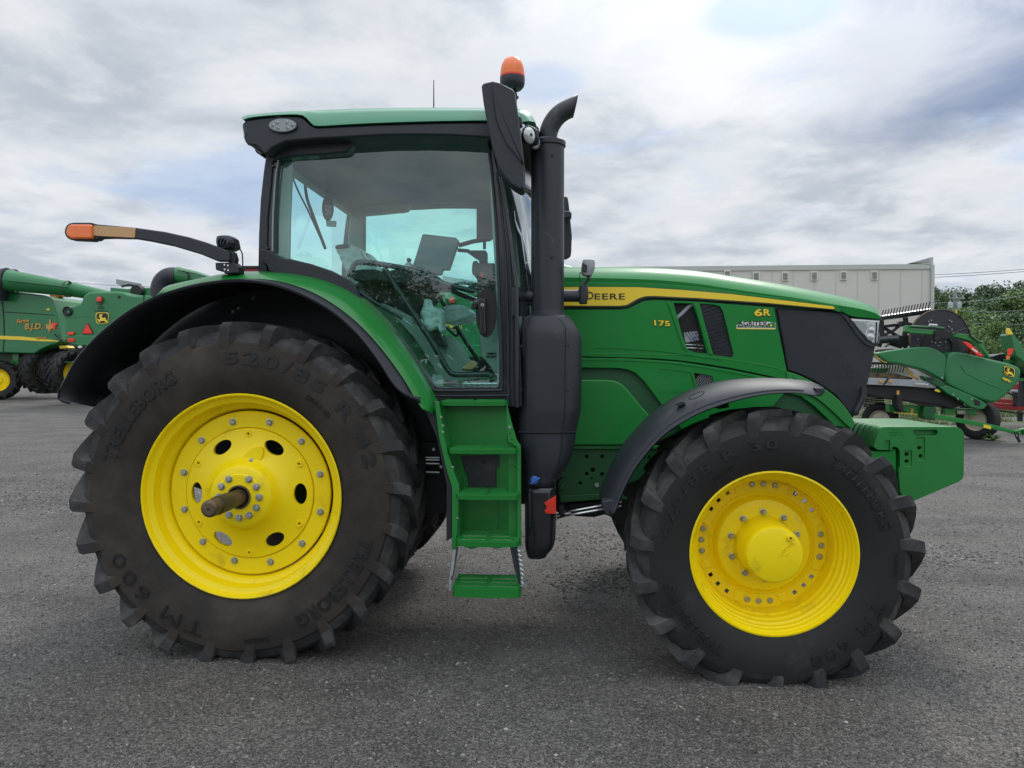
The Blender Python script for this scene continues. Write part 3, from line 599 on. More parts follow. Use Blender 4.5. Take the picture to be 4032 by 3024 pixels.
MB().tube(E.ws([(a[0]*.22+b[0]*.78, a[1]*.22+b[1]*.78) for a,b in zip(ff_t, ff_b)][4:-4], 3.942), .004, 6).make('fender_bead', 'fender', TR)
plate('fender_clip', E, [(970,942),(1012,926),(1034,936),(1030,945),(992,960)], 3.985, .03, 'black', TR, bevel=.003)
lp = circ(1095,895,48,13,16); lp = [(1095+(x-1095)*math.cos(-.42)-(y-895)*math.sin(-.42), 895+(x-1095)*math.sin(-.42)+(y-895)*math.cos(-.42)) for x,y in lp]
MB().tube([E.w(p,3.985) for p in lp+[lp[0]]], .0025, 6).make('moulded_oval', 'fender', TR)
plate('fender_bracket', E, [(1225,930),(1282,925),(1282,965),(1225,975)], 4.3, .3, 'dark', TR)
for x in (1595,1638): bolt(E.w((x,803),4.2).x, 4.12, E.w((x,803),4.2).z, TR, BOLTS, name='fender_screw')
# suitcase weights
wp = [(-20,630),(420,630),(440,560),(470,470),(500,420),(522,402),(560,395),(1380,395),(1420,400),(1462,420),(1490,455),(1502,500),(1492,970),(1480,1010),(1440,1045),(840,1300),(800,1312),(735,1150),(720,900),(735,860),(735,700),(725,665),(700,640),(665,632),(645,640),(642,678),(560,672),(470,668),(-20,700)]
wp = wp[1:-1]
nW = 10; Y0 = 4.76; pitchW = .079
w0 = MB().prism(O.ws(wp, Y0), .066).make('front_weight', 'cast', TR, bevel=.010, seg=3)
wm = w0
handle_o = [(885,400),(1195,400),(1192,470),(1175,505),(1150,518),(930,518),(900,500),(887,470)]
cs = [MB().prism([p+Vector((0,-.02,0)) for p in O.ws([(893,440),(915,430),(1165,430),(1182,440),(1182,480),(1160,500),(925,502),(897,482)], Y0)], .05),
      MB().prism([p+Vector((0,-.02,0)) for p in O.ws([(932,518),(1033,518),(1030,792),(930,790)], Y0)], .028),
      MB().prism([p+Vector((0,-.02,0)) for p in O.ws([(780,676),(878,676),(878,862),(780,866)], Y0)], .028),
      MB().prism([p+Vector((0,-.02,0)) for p in O.ws([(560,556),(616,556),(616,680),(550,680)], Y0)], .03)]
for x,y in ((822,722),(822,806),(973,646)): cs.append(MB().prism([p+Vector((0,-.02,0)) for p in O.ws(circ(x,y,25,23,14), Y0)], .1))
w0.modifiers.clear()
plain = w0.data.copy()
cut(w0, cs)
b = w0.modifiers.new('edge','BEVEL'); b.width=.005; b.segments=2; b.limit_method='ANGLE'; b.angle_limit=R(40)
for k in range(1, nW):
    c = w0.copy(); c.data = plain; COL.objects.link(c); c.location = (0, k*pitchW, 0); c.modifiers['edge'].width = .012
disc('weight_bolt', O, (978,738), 30, Y0+.008, .03, 'steel', TR, n=6, bevel=.003); disc('bolt_washer', O, (972,738), 33, Y0+.016, .02, 'steel', TR, n=20)
lettering('cast_lettering', 'R271780', O, (620,500), (785,500), (620,484), Y0-.002, 'green2', TR, .004, .0)
lettering('cast_lettering', 'MADE IN USA', O, (612,468), (770,468), (612,454), Y0-.002, 'green2', TR, .004, .0) 
lettering('cast_lettering', '43 KG', O, (640,432), (765,432), (640,418), Y0-.002, 'green2', TR, .004, .0)
plate('weight_carrier', O, [(300,684),(640,684),(652,655),(690,655),(697,680),(697,925),(690,1240),(300,1240)], Y0+.02, .7, 'green', TR, bevel=.008)
# exhaust aftertreatment column
def rings(name, z, lv, yc, dy, m, n=28, e=.55, **k):
    """stack of rounded-rectangle sections: (y_px, xl, xr) at depth yc, half depth dy"""
    vs = []; fs = []
    for row in lv:
        y, xl, xr = row[:3]; d = row[3] if len(row) > 3 else dy
        a, b_ = z.w((xl,y),yc), z.w((xr,y),yc); c = (a+b_)/2; rx = (b_-a).length/2
        for i in range(n):
            t = 2*math.pi*i/n; co, si = math.cos(t), math.sin(t)
            vs.append(Vector((c.x+rx*math.copysign(abs(co)**e,co), yc+d*math.copysign(abs(si)**e,si), c.z)))
    for j in range(len(lv)-1):
        for i in range(n): fs.append((j*n+i, j*n+(i+1)%n, (j+1)*n+(i+1)%n, (j+1)*n+i))
    fs += [tuple(range(n)), tuple((len(lv)-1)*n+i for i in range(n))[::-1]]
    return mk(name, vs, fs, m, TR, **k)
rings('exhaust_canister', E, [(437,96,358,.12),(446,90,364,.13),(462,82,376,.135),(485,76,392,.145),(510,70,410,.155),(540,68,424,.16),(580,68,429,.16),(700,67,429,.16),(960,64,427,.16),(1000,61,420,.16),(1040,60,410,.155),(1104,60,398,.15)], 4.46, .16, 'stack', e=.62, ang=50)
rings('lower_shroud', E, [(1108,60,397,.15),(1160,68,390,.15),(1200,80,382,.15),(1250,94,368,.15),(1300,100,345,.15),(1340,103,318,.14),(1370,104,298,.14),(1400,105,280,.14),(1412,108,268,.13)], 4.46, .15, 'stack', e=.62, ang=50)
tk = rings('fluid_tank', D, [(752,868,1078,.11),(762,862,1086,.12),(790,861,1088,.125),(1000,862,1088,.125),(1130,862,1084,.125),(1160,862,1078,.125),(1200,866,1062,.12),(1235,874,1030,.11),(1258,880,1018,.1),(1266,890,1000,.09)], 4.44, .12, 'gloss', e=.5, ang=50)
MB().tube(E.ws(cr([(290,446),(318,470),(333,500),(335,560),(334,700),(333,960),(326,1040),(318,1106)],4), 4.302), .0022, 6).make('shroud_seam', 'dark', TR)
MB().tube(E.ws([(60,1106),(120,1110),(200,1111),(318,1109),(398,1104)], 4.308), .0022, 6).make('shroud_seam', 'dark', TR)
MB().tube(E.ws([(318,1109),(315,1180),(305,1250),(285,1320),(265,1390)], 4.310), .002, 6).make('shroud_seam', 'dark', TR)
for x,y in ((318,608),(354,607),(318,867),(354,866),(78,609),(78,862),(268,1388)): bolt(E.w((x,y),4.3).x, 4.303, E.w((x,y),4.3).z, TR, BOLTS, name='shroud_screw').scale = (.7,.7,.7)
stx = L.w((846,800), 4.46)
def zat(z, y, Y): return z.w((z.x0 and 846 or 0, y), Y).z
zt, zb = KK.w((1020,1240),4.46).z, L.w((846,1492),4.46).z
ms_ = MB(); ms_.lathe([(.0955,zb-stx.z),(.0955,zt-stx.z)], (stx.x,4.46,stx.z), 'Z', 48)
ms_.lathe([(.06,0),(.101,0),(.104,.004),(.104,.028),(.098,.034),(.09,.036),(.06,.036)], (stx.x,4.46,zt-.01), 'Z', 48)
ms_.make('exhaust_stack', 'stack', TR)
zb2 = L.w((846,1540),4.46).z
m_ = MB(); m_.lathe([(.0955,.05),(.098,.03),(.118,.012),(.130,.006),(.132,0),(.130,-.006)], (stx.x,4.46,zb2), 'Z', 48); m_.make('stack_collar', 'grey' if 0 else 'black', TR)
pth = cr([(1020,1215),(1020,1160),(1024,1090),(1042,1020),(1080,940),(1135,865),(1205,805),(1285,762)],3)+[(1380,722)]
pp = KK.ws(pth, 4.46)
tp = MB(); tp.tube(pp, .052, 28, cap=False); 
k = len(pp)
for j in range(28):   # slanted mouth
    v = tp.v[(k-1)*28+j]; c = pp[-1]; rel = v-c; up = (KK.w((1410,575),4.46)-KK.w((1345,870),4.46)).normalized()
    h = rel.dot(Vector((-.38,0,.92))); tp.v[(k-1)*28+j] = c+up*h*1.27+Vector((0,rel.y,0))
tp.make('exhaust_pipe', 'stack', TR, solid=.003)
for x,y in ((1078,1355),): bolt(KK.w((x,y),4.36).x, 4.366, KK.w((x,y),4.36).z, TR, BOLTS, name='shroud_screw')
bolt(L.w((892,858),4.36).x, 4.366, L.w((892,858),4.36).z, TR, BOLTS, name='shroud_screw')
disc('filler_cap', D, (930,722), 29, 4.28, .06, 'blue', TR, bevel=.006)
plate('filler_cap_lever', D, [(895,745),(905,735),(960,700),(968,704),(966,716),(905,752)], 4.27, .02, 'blue', TR, bevel=.003)
plate('filler_recess', D, [(885,735),(890,690),(905,680),(945,680),(962,700),(965,755),(885,757)], 4.3085, .004, 'dark', TR)
plate('red_latch', D, [(1086,838),(1086,966),(1020,965),(1006,955),(1001,940),(1018,925),(1014,905),(1001,895),(1001,885),(1030,866)], 4.305, .05, 'red', TR, bevel=.004)
# handrail by the stack, hood light on its boom
MB().tube(L.ws(cr([(512,1182),(500,1200),(498,1240),(512,1255),(512,1659)],3)[:1]+[(512,1190),(512,1659),(514,2500)], 4.22), .0105, 12).make('entry_grab_rail', 'gloss', TR, ang=60)
MB().tube([L.w((440,1285),4.42), L.w((1240,1285),4.50)], [.033,.036], 20).make('lamp_boom', 'black', TR)
rings('boom_end', L, [(1178,1190,1276,.05),(1185,1186,1284,.055),(1250,1186,1290,.055),(1330,1186,1284,.055),(1370,1190,1276,.05)], 4.5, .05, 'black', e=.6)
plate('boom_bracket', L, [(440,1190),(660,1190),(660,1390),(600,1390),(575,1430),(560,1500),(520,1510),(430,1500)], 4.43, .05, 'black', TR, bevel=.008)
rings('hood_lamp', L, [(898,1238,1345,.045),(905,1228,1356,.05),(940,1218,1362,.055),(1000,1210,1358,.055),(1040,1212,1340,.05),(1068,1236,1328,.045)], 4.48, .05, 'grey', e=.55)
for i in range(4): plate('lamp_fin', L, [(1225+i*13,930+i*8),(1240+i*13,925+i*8),(1232+i*13,1020+i*2),(1216+i*13,1010+i*2)], 4.418, .02, 'black', TR, bevel=.002)
MB().tube(L.ws([(1285,1060),(1295,1100),(1255,1140),(1235,1190)], 4.48), .011, 8).make('lamp_stalk', 'black', TR)
MB().tube(L.ws(cr([(1222,1030),(1200,1040),(1198,1100),(1205,1160),(1225,1180)],4), 4.46), .0025, 6).make('lamp_cable', 'dark', TR)
# steps
fr_l = [(203,150),(236,150),(262,330),(272,405),(300,520),(345,660),(380,750),(383,790),(362,1222),(330,1228),(330,770),(290,640),(236,410)]
plate('ladder_side', D, fr_l, 4.10, .03, 'green2', TR, bevel=.003)
plate('ladder_side', D, [(728,165),(745,235),(770,330),(800,430),(830,470),(833,1200),(806,1202),(803,480),(760,452),(735,440),(728,300)], 4.12, .03, 'green2', TR, bevel=.003)
plate('ladder_cheek', D, [(240,165),(262,330),(305,520),(360,700),(384,760),(384,1120),(372,1200),(365,1200),(360,790),(340,735),(255,410)], 4.13, .22, 'green2', TR)
for (y0,y1,x0,x1) in ((440,1190,745,808),): plate('ladder_cheek', D, [(742,430),(800,440),(808,470),(808,1190),(760,1150),(742,1110)], 4.16, .012, 'green2', TR)
plate('ladder_back', D, [(232,168),(730,168),(730,440),(760,480),(745,1110),(378,1110),(372,760),(330,640),(290,480),(255,400)], 4.33, .01, 'green2', TR)
plate('ladder_back_fold', D, [(672,530),(750,500),(745,1108),(672,1108)], 4.325, .006, 'green2', TR, bevel=.002)
plate('step_storage_cover', D, [(398,545),(675,537),(677,625),(650,628),(653,770),(452,776),(443,668),(428,665)], 4.315, .02, 'black', TR, bevel=.004)
disc('cover_hole', D, (559,585), 17, 4.312, .004, 'dark', TR)
for x,y in ((252,262),(265,323),(265,370),(337,625),(370,995)): disc('ladder_rivet', D, (x,y), 8, 4.095, .01, 'steel', TR, n=10)
for x,y in ((750,335),): disc('ladder_bolt', D, (x,y), 11, 4.11, .02, 'steel', TR, n=8)
for x,y in ((752,383),(765,425),(418,528),(655,523),(565,1089),(755,614),(790,622),(757,970)): disc('ladder_hole', D, (x,y), 6, 4.098 if x > 730 and y < 700 else 4.30, .004, 'dark', TR, n=10)
def tread(z, x0, x1, yt, yb, Y, dep, rows=3):
    a, b_ = z.w((x0,yt),Y), z.w((x1,yt),Y); zt = a.z; zb_ = z.w((x0,yb),Y).z; w = b_.x-a.x; xm = (a.x+b_.x)/2
    loop = [Vector((a.x,Y+dep,zt)), Vector((a.x,Y+.03,zt)), Vector((a.x+.012,Y+.008,zt)), Vector((a.x+.05,Y,zt)), Vector((xm,Y-.006,zt)), Vector((b_.x-.05,Y,zt)), Vector((b_.x-.012,Y+.008,zt)), Vector((b_.x,Y+.03,zt)), Vector((b_.x,Y+dep,zt))]
    hs = []
    for s0,s1 in ((a.x+.02,xm-.012),(xm+.012,b_.x-.02)):
        for q in range(rows):
            y0 = Y+.03+q*(dep-.05)/rows; y1 = y0+(dep-.05)/rows*.5
            hs.append([Vector((s0,y0,zt)),Vector((s1,y0,zt)),Vector((s1,y1,zt)),Vector((s0,y1,zt))])
    # top plate with slots
    mb = MB(); mb2 = [ [Vector((p.x,p.y,0)) for p in l] for l in [loop]+hs ]
    tris = tessellate_polygon(mb2); flat = [p for l in [loop]+hs for p in l]; n = len(flat); dz = Vector((0,0,-.006)); fs = [tuple(t) for t in tris]+[tuple(i+n for i in reversed(t)) for t in tris]; o = 0
    for l in [loop]+hs:
        for i in range(len(l)): fs.append((o+i,o+(i+1)%len(l),n+o+(i+1)%len(l),n+o+i))
        o += len(l)
    mb.add(flat+[p+dz for p in flat], fs)
    # front skirt
    k = len(loop)
    vs = [p+Vector((0,0,-.001)) for p in loop]+[Vector((p.x,p.y+.004,zb_)) for p in loop]+[Vector((p.x*.97+xm*.03,p.y+.014,zt-.001)) for p in loop]+[Vector((p.x*.97+xm*.03,p.y+.016,zb_)) for p in loop]
    fs = []
    for i in range(k-1): fs += [(i,i+1,k+i+1,k+i),(2*k+i,2*k+i+1,3*k+i+1,3*k+i),(k+i,k+i+1,3*k+i+1,3*k+i)]
    mb.add(vs, fs)
    # teeth along every slot edge
    for h in hs:
        for yy in (h[0].y-.002, h[2].y+.002):
            x = h[0].x; nT = max(4, int((h[1].x-h[0].x)/.009))
            for t in range(nT):
                xx = h[0].x+(h[1].x-h[0].x)*(t+.5)/nT
                mb.add([(xx-.0035,yy,zt),(xx+.0035,yy,zt),(xx,yy,zt+.007),(xx,yy+.003,zt)], [(0,1,2),(1,3,2),(3,0,2)])
    return mb.make('step_tread', 'green2', TR, smooth=False)
tread(D, 240, 729, 146, 180, 4.13, .20); tread(D, 304, 804, 492, 528, 4.06, .24); tread(D, 357, 809, 825, 862, 4.03, .27); tread(D, 358, 813, 1160, 1203, 4.00, .30); tread(D, 330, 828, 1500, 1570, 3.97, .27)
plate('ladder_lower_edge', D, [(365,1195),(420,1202),(470,1222),(510,1212),(560,1200),(600,1205),(640,1214),(680,1214),(715,1200),(808,1196),(800,1180),(370,1180)], 4.2, .01, 'green2', TR)
MB().tube(D.ws([(350,1225),(338,1330),(322,1430),(316,1525)], 4.03), .008, 6, flat=.5).make('step_strap', 'dkgreen' if 0 else 'grey', TR)
MB().tube([D.w((372,1205),4.1), D.w((350,1330),4.07), D.w((330,1440),4.02)], .006, 6).make('step_strap', 'black', TR)
rp = []
for i in range(26):
    t = i/25; p = D.w((815+28*min(1,t*1.3), 1200+290*t), 4.0); rp.append(p+Vector((.006*math.sin(i*2.2), 0, 0)))
MB().tube(rp, [.0075+.003*math.sin(i*2.2+1) for i in range(26)], 8).make('step_cable', 'steel', TR)
plate('step_strap', D, [(752,1202),(810,1202),(830,1480),(815,1470),(780,1350)], 4.02, .006, 'black', TR)
for x,y in ((297,1490),(850,1480)): disc('step_bolt', D, (x,y), 11, 3.99, .02, 'steel', TR, n=10)
# dark bracket strip and mud flap behind ladder
plate('mud_guard', D, [(100,125),(205,150),(236,410),(330,770),(330,1140),(290,1165),(292,760),(220,410)], 4.16, .01, 'black', TR, bevel=.003)
for y in (556,573,600,662): MB().tube(D.ws([(140,y),(240,y+2)], 4.5), .006, 8).make('hydraulic_pipe', 'steel', TR)
for x,y in ((198,497),(250,623)): disc('hose_fitting', D, (x,y), 12, 4.48, .03, 'steel', TR, n=6)
plate('valve_block', D, [(60,440),(290,440),(290,960),(100,960)], 4.62, .2, 'dark', TR, bevel=.01)
# rear hitch
plate('hitch_hook', C, [(175,905),(185,888),(213,886),(222,912),(206,925),(222,945),(260,960),(260,985),(212,985),(185,955)], 4.9, .06, 'green2', TR, bevel=.006)
plate('lower_link', C, [(222,915),(900,700),(900,800),(260,985)], 4.91, .06, 'dkgreen', TR, bevel=.006)
# ---------------------------------------------------------------- cab
gl = [(262,900),(262,700),(275,450),(288,370),(300,362),(500,343),(688,322),(704,305),(735,252),(900,244),(1100,238),(1300,242),(1500,264),(1525,450),(1550,800),(1568,1200),(1572,1640),(1568,1678),(1552,1690),(1230,1692),(1205,1686),(1185,1668),(1130,1588),(1050,1470),(950,1348),(850,1248),(770,1178),(735,1108),(690,1062),(600,1012),(480,972),(380,948),(300,938)]
out = [(172,1030),(176,800),(186,600),(205,430),(220,330),(232,300),(300,262),(500,240),(900,226),(1300,226),(1520,240),(1548,380),(1572,470),(1600,520),(1640,800),(1672,1100),(1690,1400),(1700,1660),(1702,1800),(1180,1800),(1160,1740),(1120,1680),(1060,1580),(960,1445),(850,1335),(760,1250),(715,1175),(600,1100),(480,1062),(300,1036)]
for s in (1,-1):
    Y0_, dep = (YN, .07) if s == 1 else (YF_, -.07)
    def W(z, pts): 
        r = z.ws(pts, YN); return r if s == 1 else [Vector((p.x, YF_, p.z)) for p in r]
    MB().prism(W(A,out), dep, [W(A,gl)]).make('cab_frame', 'gloss', TR, bevel=.006)
    gp = [p+Vector((0, .03*s, 0)) for p in W(A, gl)]; MB().add(gp, [tuple(range(len(gp)))]).make('side_window', 'glass', TR, smooth=False)
# rear pillar trim, header, seals (near side)
plate('rear_pillar_trim', A, [(178,1020),(180,800),(188,600),(206,440),(222,350),(258,350),(240,560),(226,700),(222,880),(222,1020)], 4.285, .02, 'black', TR, bevel=.004)
MB().tube(A.ws(cr([(288,370),(272,480),(258,700),(255,900)],4), 4.288), .005, 8).make('window_edge_strip', 'grey', TR)
for x,y in ((258,402),(222,880),(222,960)): disc('hinge_bolt', A, (x,y), 7, 4.28, .02, 'gloss', TR, n=8, bevel=.002)
plate('rear_header_panel', A, cr([(236,352),(236,330),(262,300),(300,280),(330,266)],3)+[(500,250),(720,242),(736,247),(722,268),(700,298),(688,318),(660,324),(500,336),(350,345),(300,352),(258,378)], 4.268, .04, 'black', TR, bevel=.010, seg=3)
MB().tube(A.ws([(335,268),(500,251),(735,240),(900,232),(1230,228),(1500,236)], 4.268), .003, 6).make('header_seam', 'grey', TR)
seal = [(770,1190),(850,1262),(955,1365),(1050,1482),(1130,1602),(1178,1680),(1192,1700),(1225,1708),(1560,1706),(1580,1696),(1586,1660),(1580,1400),(1572,1200),(1556,800),(1530,460),(1506,270)]
MB().tube(A.ws(cr(seal,3), 4.285), .008, 8).make('door_seal', 'black', TR, ang=60)
seal2 = [(775,1210),(850,1285),(950,1395),(1050,1525),(1120,1640),(1155,1710),(1175,1732),(1215,1738),(1600,1736),(1625,1722),(1628,1680)]
MB().tube(A.ws(cr(seal2,3), 4.288), .007, 8).make('door_seal', 'fender', TR, ang=60)
mold = cr([(186,900),(192,888),(225,890),(258,908),(300,936),(380,950),(480,976),(600,1018),(660,1046),(700,1072),(732,1108),(752,1150),(771,1176)],3)+cr([(762,1186),(740,1180),(700,1158),(650,1122),(600,1092),(480,1058),(380,1040),(300,1030),(240,1012),(220,975),(190,965)],3)
plate('fender_moulding', A, mold, 4.235, .06, 'fender', TR, bevel=.018, seg=4)
for xs, r_, m_ in (([(1575,470),(1605,620),(1632,800),(1655,1000),(1668,1105)], .010, 'gloss'), ([(1556,440),(1580,620),(1602,850),(1615,1100),(1622,1400),(1622,1800)], .006, 'black'), ([(1590,520),(1618,760),(1636,1000),(1645,1300),(1646,1800)], .005, 'fender'), ([(1480,262),(1510,262),(1535,450)], .004, 'black')):
    MB().tube(A.ws(cr(xs,4), 4.285), r_, 8).make('pillar_seal', m_, TR, ang=60)
plate('hinge_cover', A, [(1640,1110),(1680,1105),(1684,1275),(1645,1280)], 4.27, .04, 'black', TR, bevel=.008)
# roof
trim_ = [(77,168),(78,155),(90,145),(110,135),(200,122),(330,113),(410,115),(440,130),(475,165),(510,180),(700,170),(900,162),(1200,152),(1490,148),(1680,158),(1740,160),(1775,175),(1800,195),(1795,240),(1750,262),(1712,258),(1640,246),(1500,238),(1300,226),(1100,222),(900,224),(700,236),(500,246),(330,262),(300,275),(250,300),(232,318),(215,335),(196,322),(170,290),(150,285),(118,282),(95,250),(82,200)]
rt_ = plate('roof_lower_housing', A, trim_, 4.17, 2*(YC-4.17), 'black', TR, bevel=.02, seg=3)
top = [(84,128),(110,116),(160,108),(300,94),(500,80),(700,71),(900,66),(1200,64),(1500,67),(1680,73),(1725,80),(1750,96),(1768,122),(1782,150)]
bot = [(84,134),(130,120),(250,108),(360,103),(420,106),(450,122),(480,155),(515,170),(700,160),(900,151),(1200,142),(1490,138),(1600,138),(1690,150)]
topz = A.ws(cr(top,4), 4.24); botz = A.ws(cr(bot,4), 4.158); n = 56
tz, bz = resample(topz,n), resample(botz,n); mz = [(a*.6+b_*.4)+Vector((0,-.025,0)) for a,b_ in zip(tz,bz)]
rows = [[p+Vector((0,.02,-.001)) for p in bz], bz, mz, tz, [p+Vector((0,.08,.012)) for p in tz], [p+Vector((0,.5,.03)) for p in tz], [p+Vector((0,.91,.035)) for p in tz]]
rows = rows+[[Vector((p.x,2*YC-p.y,p.z)) for p in r] for r in rows[-2::-1]]
loft('roof_panel', rows, n, 'roofgreen', TR, ends=True, ang=45)
head = W(A, [(300,345),(1480,270)])
hz = A.w((900,250),4.3).z
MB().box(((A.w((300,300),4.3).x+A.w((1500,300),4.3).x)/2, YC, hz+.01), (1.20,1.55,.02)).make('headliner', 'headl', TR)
# oval work light
ov = M.ws(circ(1175,520,300,150,40), 4.155)
ol = MB().prism(M.ws(circ(1172,520,318,172,40), 4.160), .03).make('oval_work_light', 'gloss', TR, bevel=.004)
MB().prism(M.ws(circ(1172,512,296,142,40), 4.150), .02).make('lamp_lens', 'grey', ol, bevel=.003)
for x,y in ((955,515),(1060,450),(1075,572),(1267,448),(1280,568),(1388,508)):
    p = M.w((x,y),4.148); m_ = MB(); m_.lathe([(0,-.004),(.005,-.0035),(.0085,0),(.0095,.004)], p, 'Y', 16); m_.make('lamp_diode', 'lens2', ol)
    m_ = MB(); m_.lathe([(0,-.006),(.003,-.0055),(.0045,-.003)], p+Vector((0,0,0)), 'Y', 12); m_.make('diode_core', 'gloss', ol)
def lamp(z, c, rx, ry, Y, dirx, name='work_light'):
    """round lamp facing along +-X, seen edge on: squashed bowl"""
    p = z.w(c, Y); a = z.w((c[0]+rx, c[1]), Y)-p; b_ = z.w((c[0], c[1]-ry), Y)-p
    m = MB(); r = b_.length; d = a.length
    m.lathe([(0,d*dirx),(r*.5,d*.85*dirx),(r*.85,d*.45*dirx),(r,0)], p, 'X', 28); o = m.make(name, 'lens', TR)
    m = MB(); m.lathe([(r,0),(r*1.08,d*.1*dirx),(r*1.12,-d*.2*dirx),(r*.9,-d*.9*dirx),(0,-d*1.0*dirx)], p, 'X', 28); m.make('lamp_bezel', 'black', o)
    m = MB(); m.lathe([(0,d*1.06*dirx),(r*.25,d*1.0*dirx),(r*.3,d*.9*dirx)], p, 'X', 16); m.make('lamp_bulb', 'lens2', o)
    return o
lamp(M, (440,740), 100, 195, 4.22, -1)
plate('rear_flood_lamp', M, cr([(556,958),(700,1130),(650,1136),(605,1110),(575,1060)],3,True), 4.3, .12, 'black', TR, bevel=.006)
MB().tube(M.ws(cr([(560,960),(610,1040),(725,1130)],3), 4.29), .006, 8).make('lamp_glass_edge', 'grey', TR)
def frontlamp(c, rx, ry, Y):
    p = KK.w(c, Y); r = (KK.w((c[0],c[1]-ry),Y)-p).length; q = Matrix.Rotation(R(38),3,'Z')@Matrix.Rotation(R(90),3,'X')
    m = MB(); m.lathe([(0,r*.35),(r*.5,r*.3),(r*.85,r*.15),(r,0)], (0,0,0), 'Z', 28)
    dirv = Vector((math.cos(R(-42)),math.sin(R(-42)),-.1)).normalized(); rot = dirv.to_track_quat('Z','Y').to_matrix()
    m.v = [p+rot@v for v in m.v]; o = m.make('roof_light', 'lens', TR)
    m = MB(); m.lathe([(r,0),(r*1.1,r*.05),(r*1.15,-r*.1),(r,-r*.8),(0,-r*.9)], (0,0,0), 'Z', 28); m.v = [p+rot@v for v in m.v]; m.make('lamp_bezel', 'black', o)
    m = MB(); m.lathe([(0,r*.42),(r*.2,r*.4),(r*.26,r*.3)], (0,0,0), 'Z', 14); m.v = [p+rot@v for v in m.v]; m.make('lamp_bulb', 'gloss', o)
frontlamp((682,1035), 40, 82, 4.10); frontlamp((778,1100), 50, 104, 4.12); frontlamp((852,1185), 50, 90, 4.30)
plate('roof_front_cheek', KK, [(640,840),(760,835),(800,850),(830,925),(905,1000),(890,1130),(800,1190),(700,1210),(660,1100)], 4.36, .2, 'gloss', TR, bevel=.012)
# beacon
bx = KK.w((556,330), 4.42)
s_ = .3014/3028*4.42*1.0
bm_ = MB(); k_ = (KK.w((1556,330),4.42)-bx).length/1000
dome = [(158,-25),(156,30),(150,90),(136,150),(110,200),(75,232),(35,248),(0,252)]
bcn = MB().lathe([(60*k_,-190*k_),(120*k_,-175*k_),(150*k_,-140*k_),(163*k_,-100*k_),(164*k_,-40*k_),(160*k_,0),(0,2*k_)], bx, 'Z', 40).make('beacon', 'black', TR)
gd = MB(); nn = 120; vs = []; fs = []
for i in range(nn):
    th = 2*math.pi*i/nn; w_ = 1+(.018 if i%2 else 0)
    for j,(r,h) in enumerate(dome): vs.append(bx+Vector((r*k_*w_*math.cos(th), r*k_*w_*math.sin(th), h*k_)))
for i in range(nn):
    for j in range(len(dome)-1): fs.append((i*8+j,i*8+j+1,((i+1)%nn)*8+j+1,((i+1)%nn)*8+j))
mk('beacon_dome', vs, fs, 'orange', bcn, ang=80)
MB().lathe([(0,60*k_),(50*k_,70*k_),(70*k_,110*k_),(60*k_,170*k_),(0,190*k_)], bx, 'Z', 20).make('beacon_rotor', 'dark', bcn)
MB().lathe([(162*k_,-28*k_),(164*k_,-15*k_),(160*k_,0)], bx, 'Z', 40).make('beacon_seal', 'red', bcn)
MB().tube(KK.ws([(580,520),(600,570),(595,650),(590,800)], 4.42), .009, 10).make('beacon_stem', 'black', TR)
plate('beacon_clamp', KK, [(600,565),(640,598),(612,632),(598,636)], 4.41, .02, 'black', TR, bevel=.002)
MB().tube([at(1708,316,4.7), at(1708,425,4.7)], [.0025,.004], 8).make('antenna', 'dark', TR)
# mirrors
mo = [(1468,-57),(1470,-66),(1479,-79),(1534,-91),(1574,-81),(1650,-43),(1663,-25),(1672,46),(1685,135),(1699,246),(1712,380),(1714,500),(1712,532),(1690,540),(1640,508),(1592,452),(1560,395),(1530,295),(1500,150),(1480,40)]
mi = plate('side_mirror', A, mo, 3.98, .16, 'fender', TR, bevel=.022, seg=4)
sh = [(1534,-86),(1574,-76),(1646,-38),(1658,-20),(1667,50),(1680,140),(1694,250),(1707,385)]+[(1712,390),(1656,320),(1618,275),(1590,215),(1568,165),(1552,110),(1545,50),(1538,-10)]
plate('mirror_shell', A, sh, 3.966, .05, 'fender', mi, bevel=.012, seg=3)
MB().tube(A.ws(cr([(1535,-40),(1543,50),(1551,112),(1568,168),(1592,218),(1620,276),(1660,322),(1711,392)],3), 3.972), .0025, 6).make('mirror_seam', 'dark', mi)
plate('mirror_arm', A, [(1660,110),(1700,115),(1706,150),(1706,170),(1690,175),(1690,240),(1670,240)], 4.05, .25, 'black', TR, bevel=.01)
fm = [(1030,205),(1050,200),(1065,215),(1075,270),(1085,360),(1105,372),(1108,420),(1092,432),(1100,520),(1112,640),(1108,700),(1106,780),(1100,830),(1085,850),(1045,872),(1028,870),(960,860),(950,220)]
plate('side_mirror', L, fm, 6.25, .12, 'fender', TR, bevel=.02, seg=3)
plate('mirror_arm', L, [(560,470),(590,460),(620,330),(680,320),(1090,365),(1110,380),(1105,425),(1060,436),(670,492),(600,492),(555,500)], 6.15, .06, 'black', TR, bevel=.008)
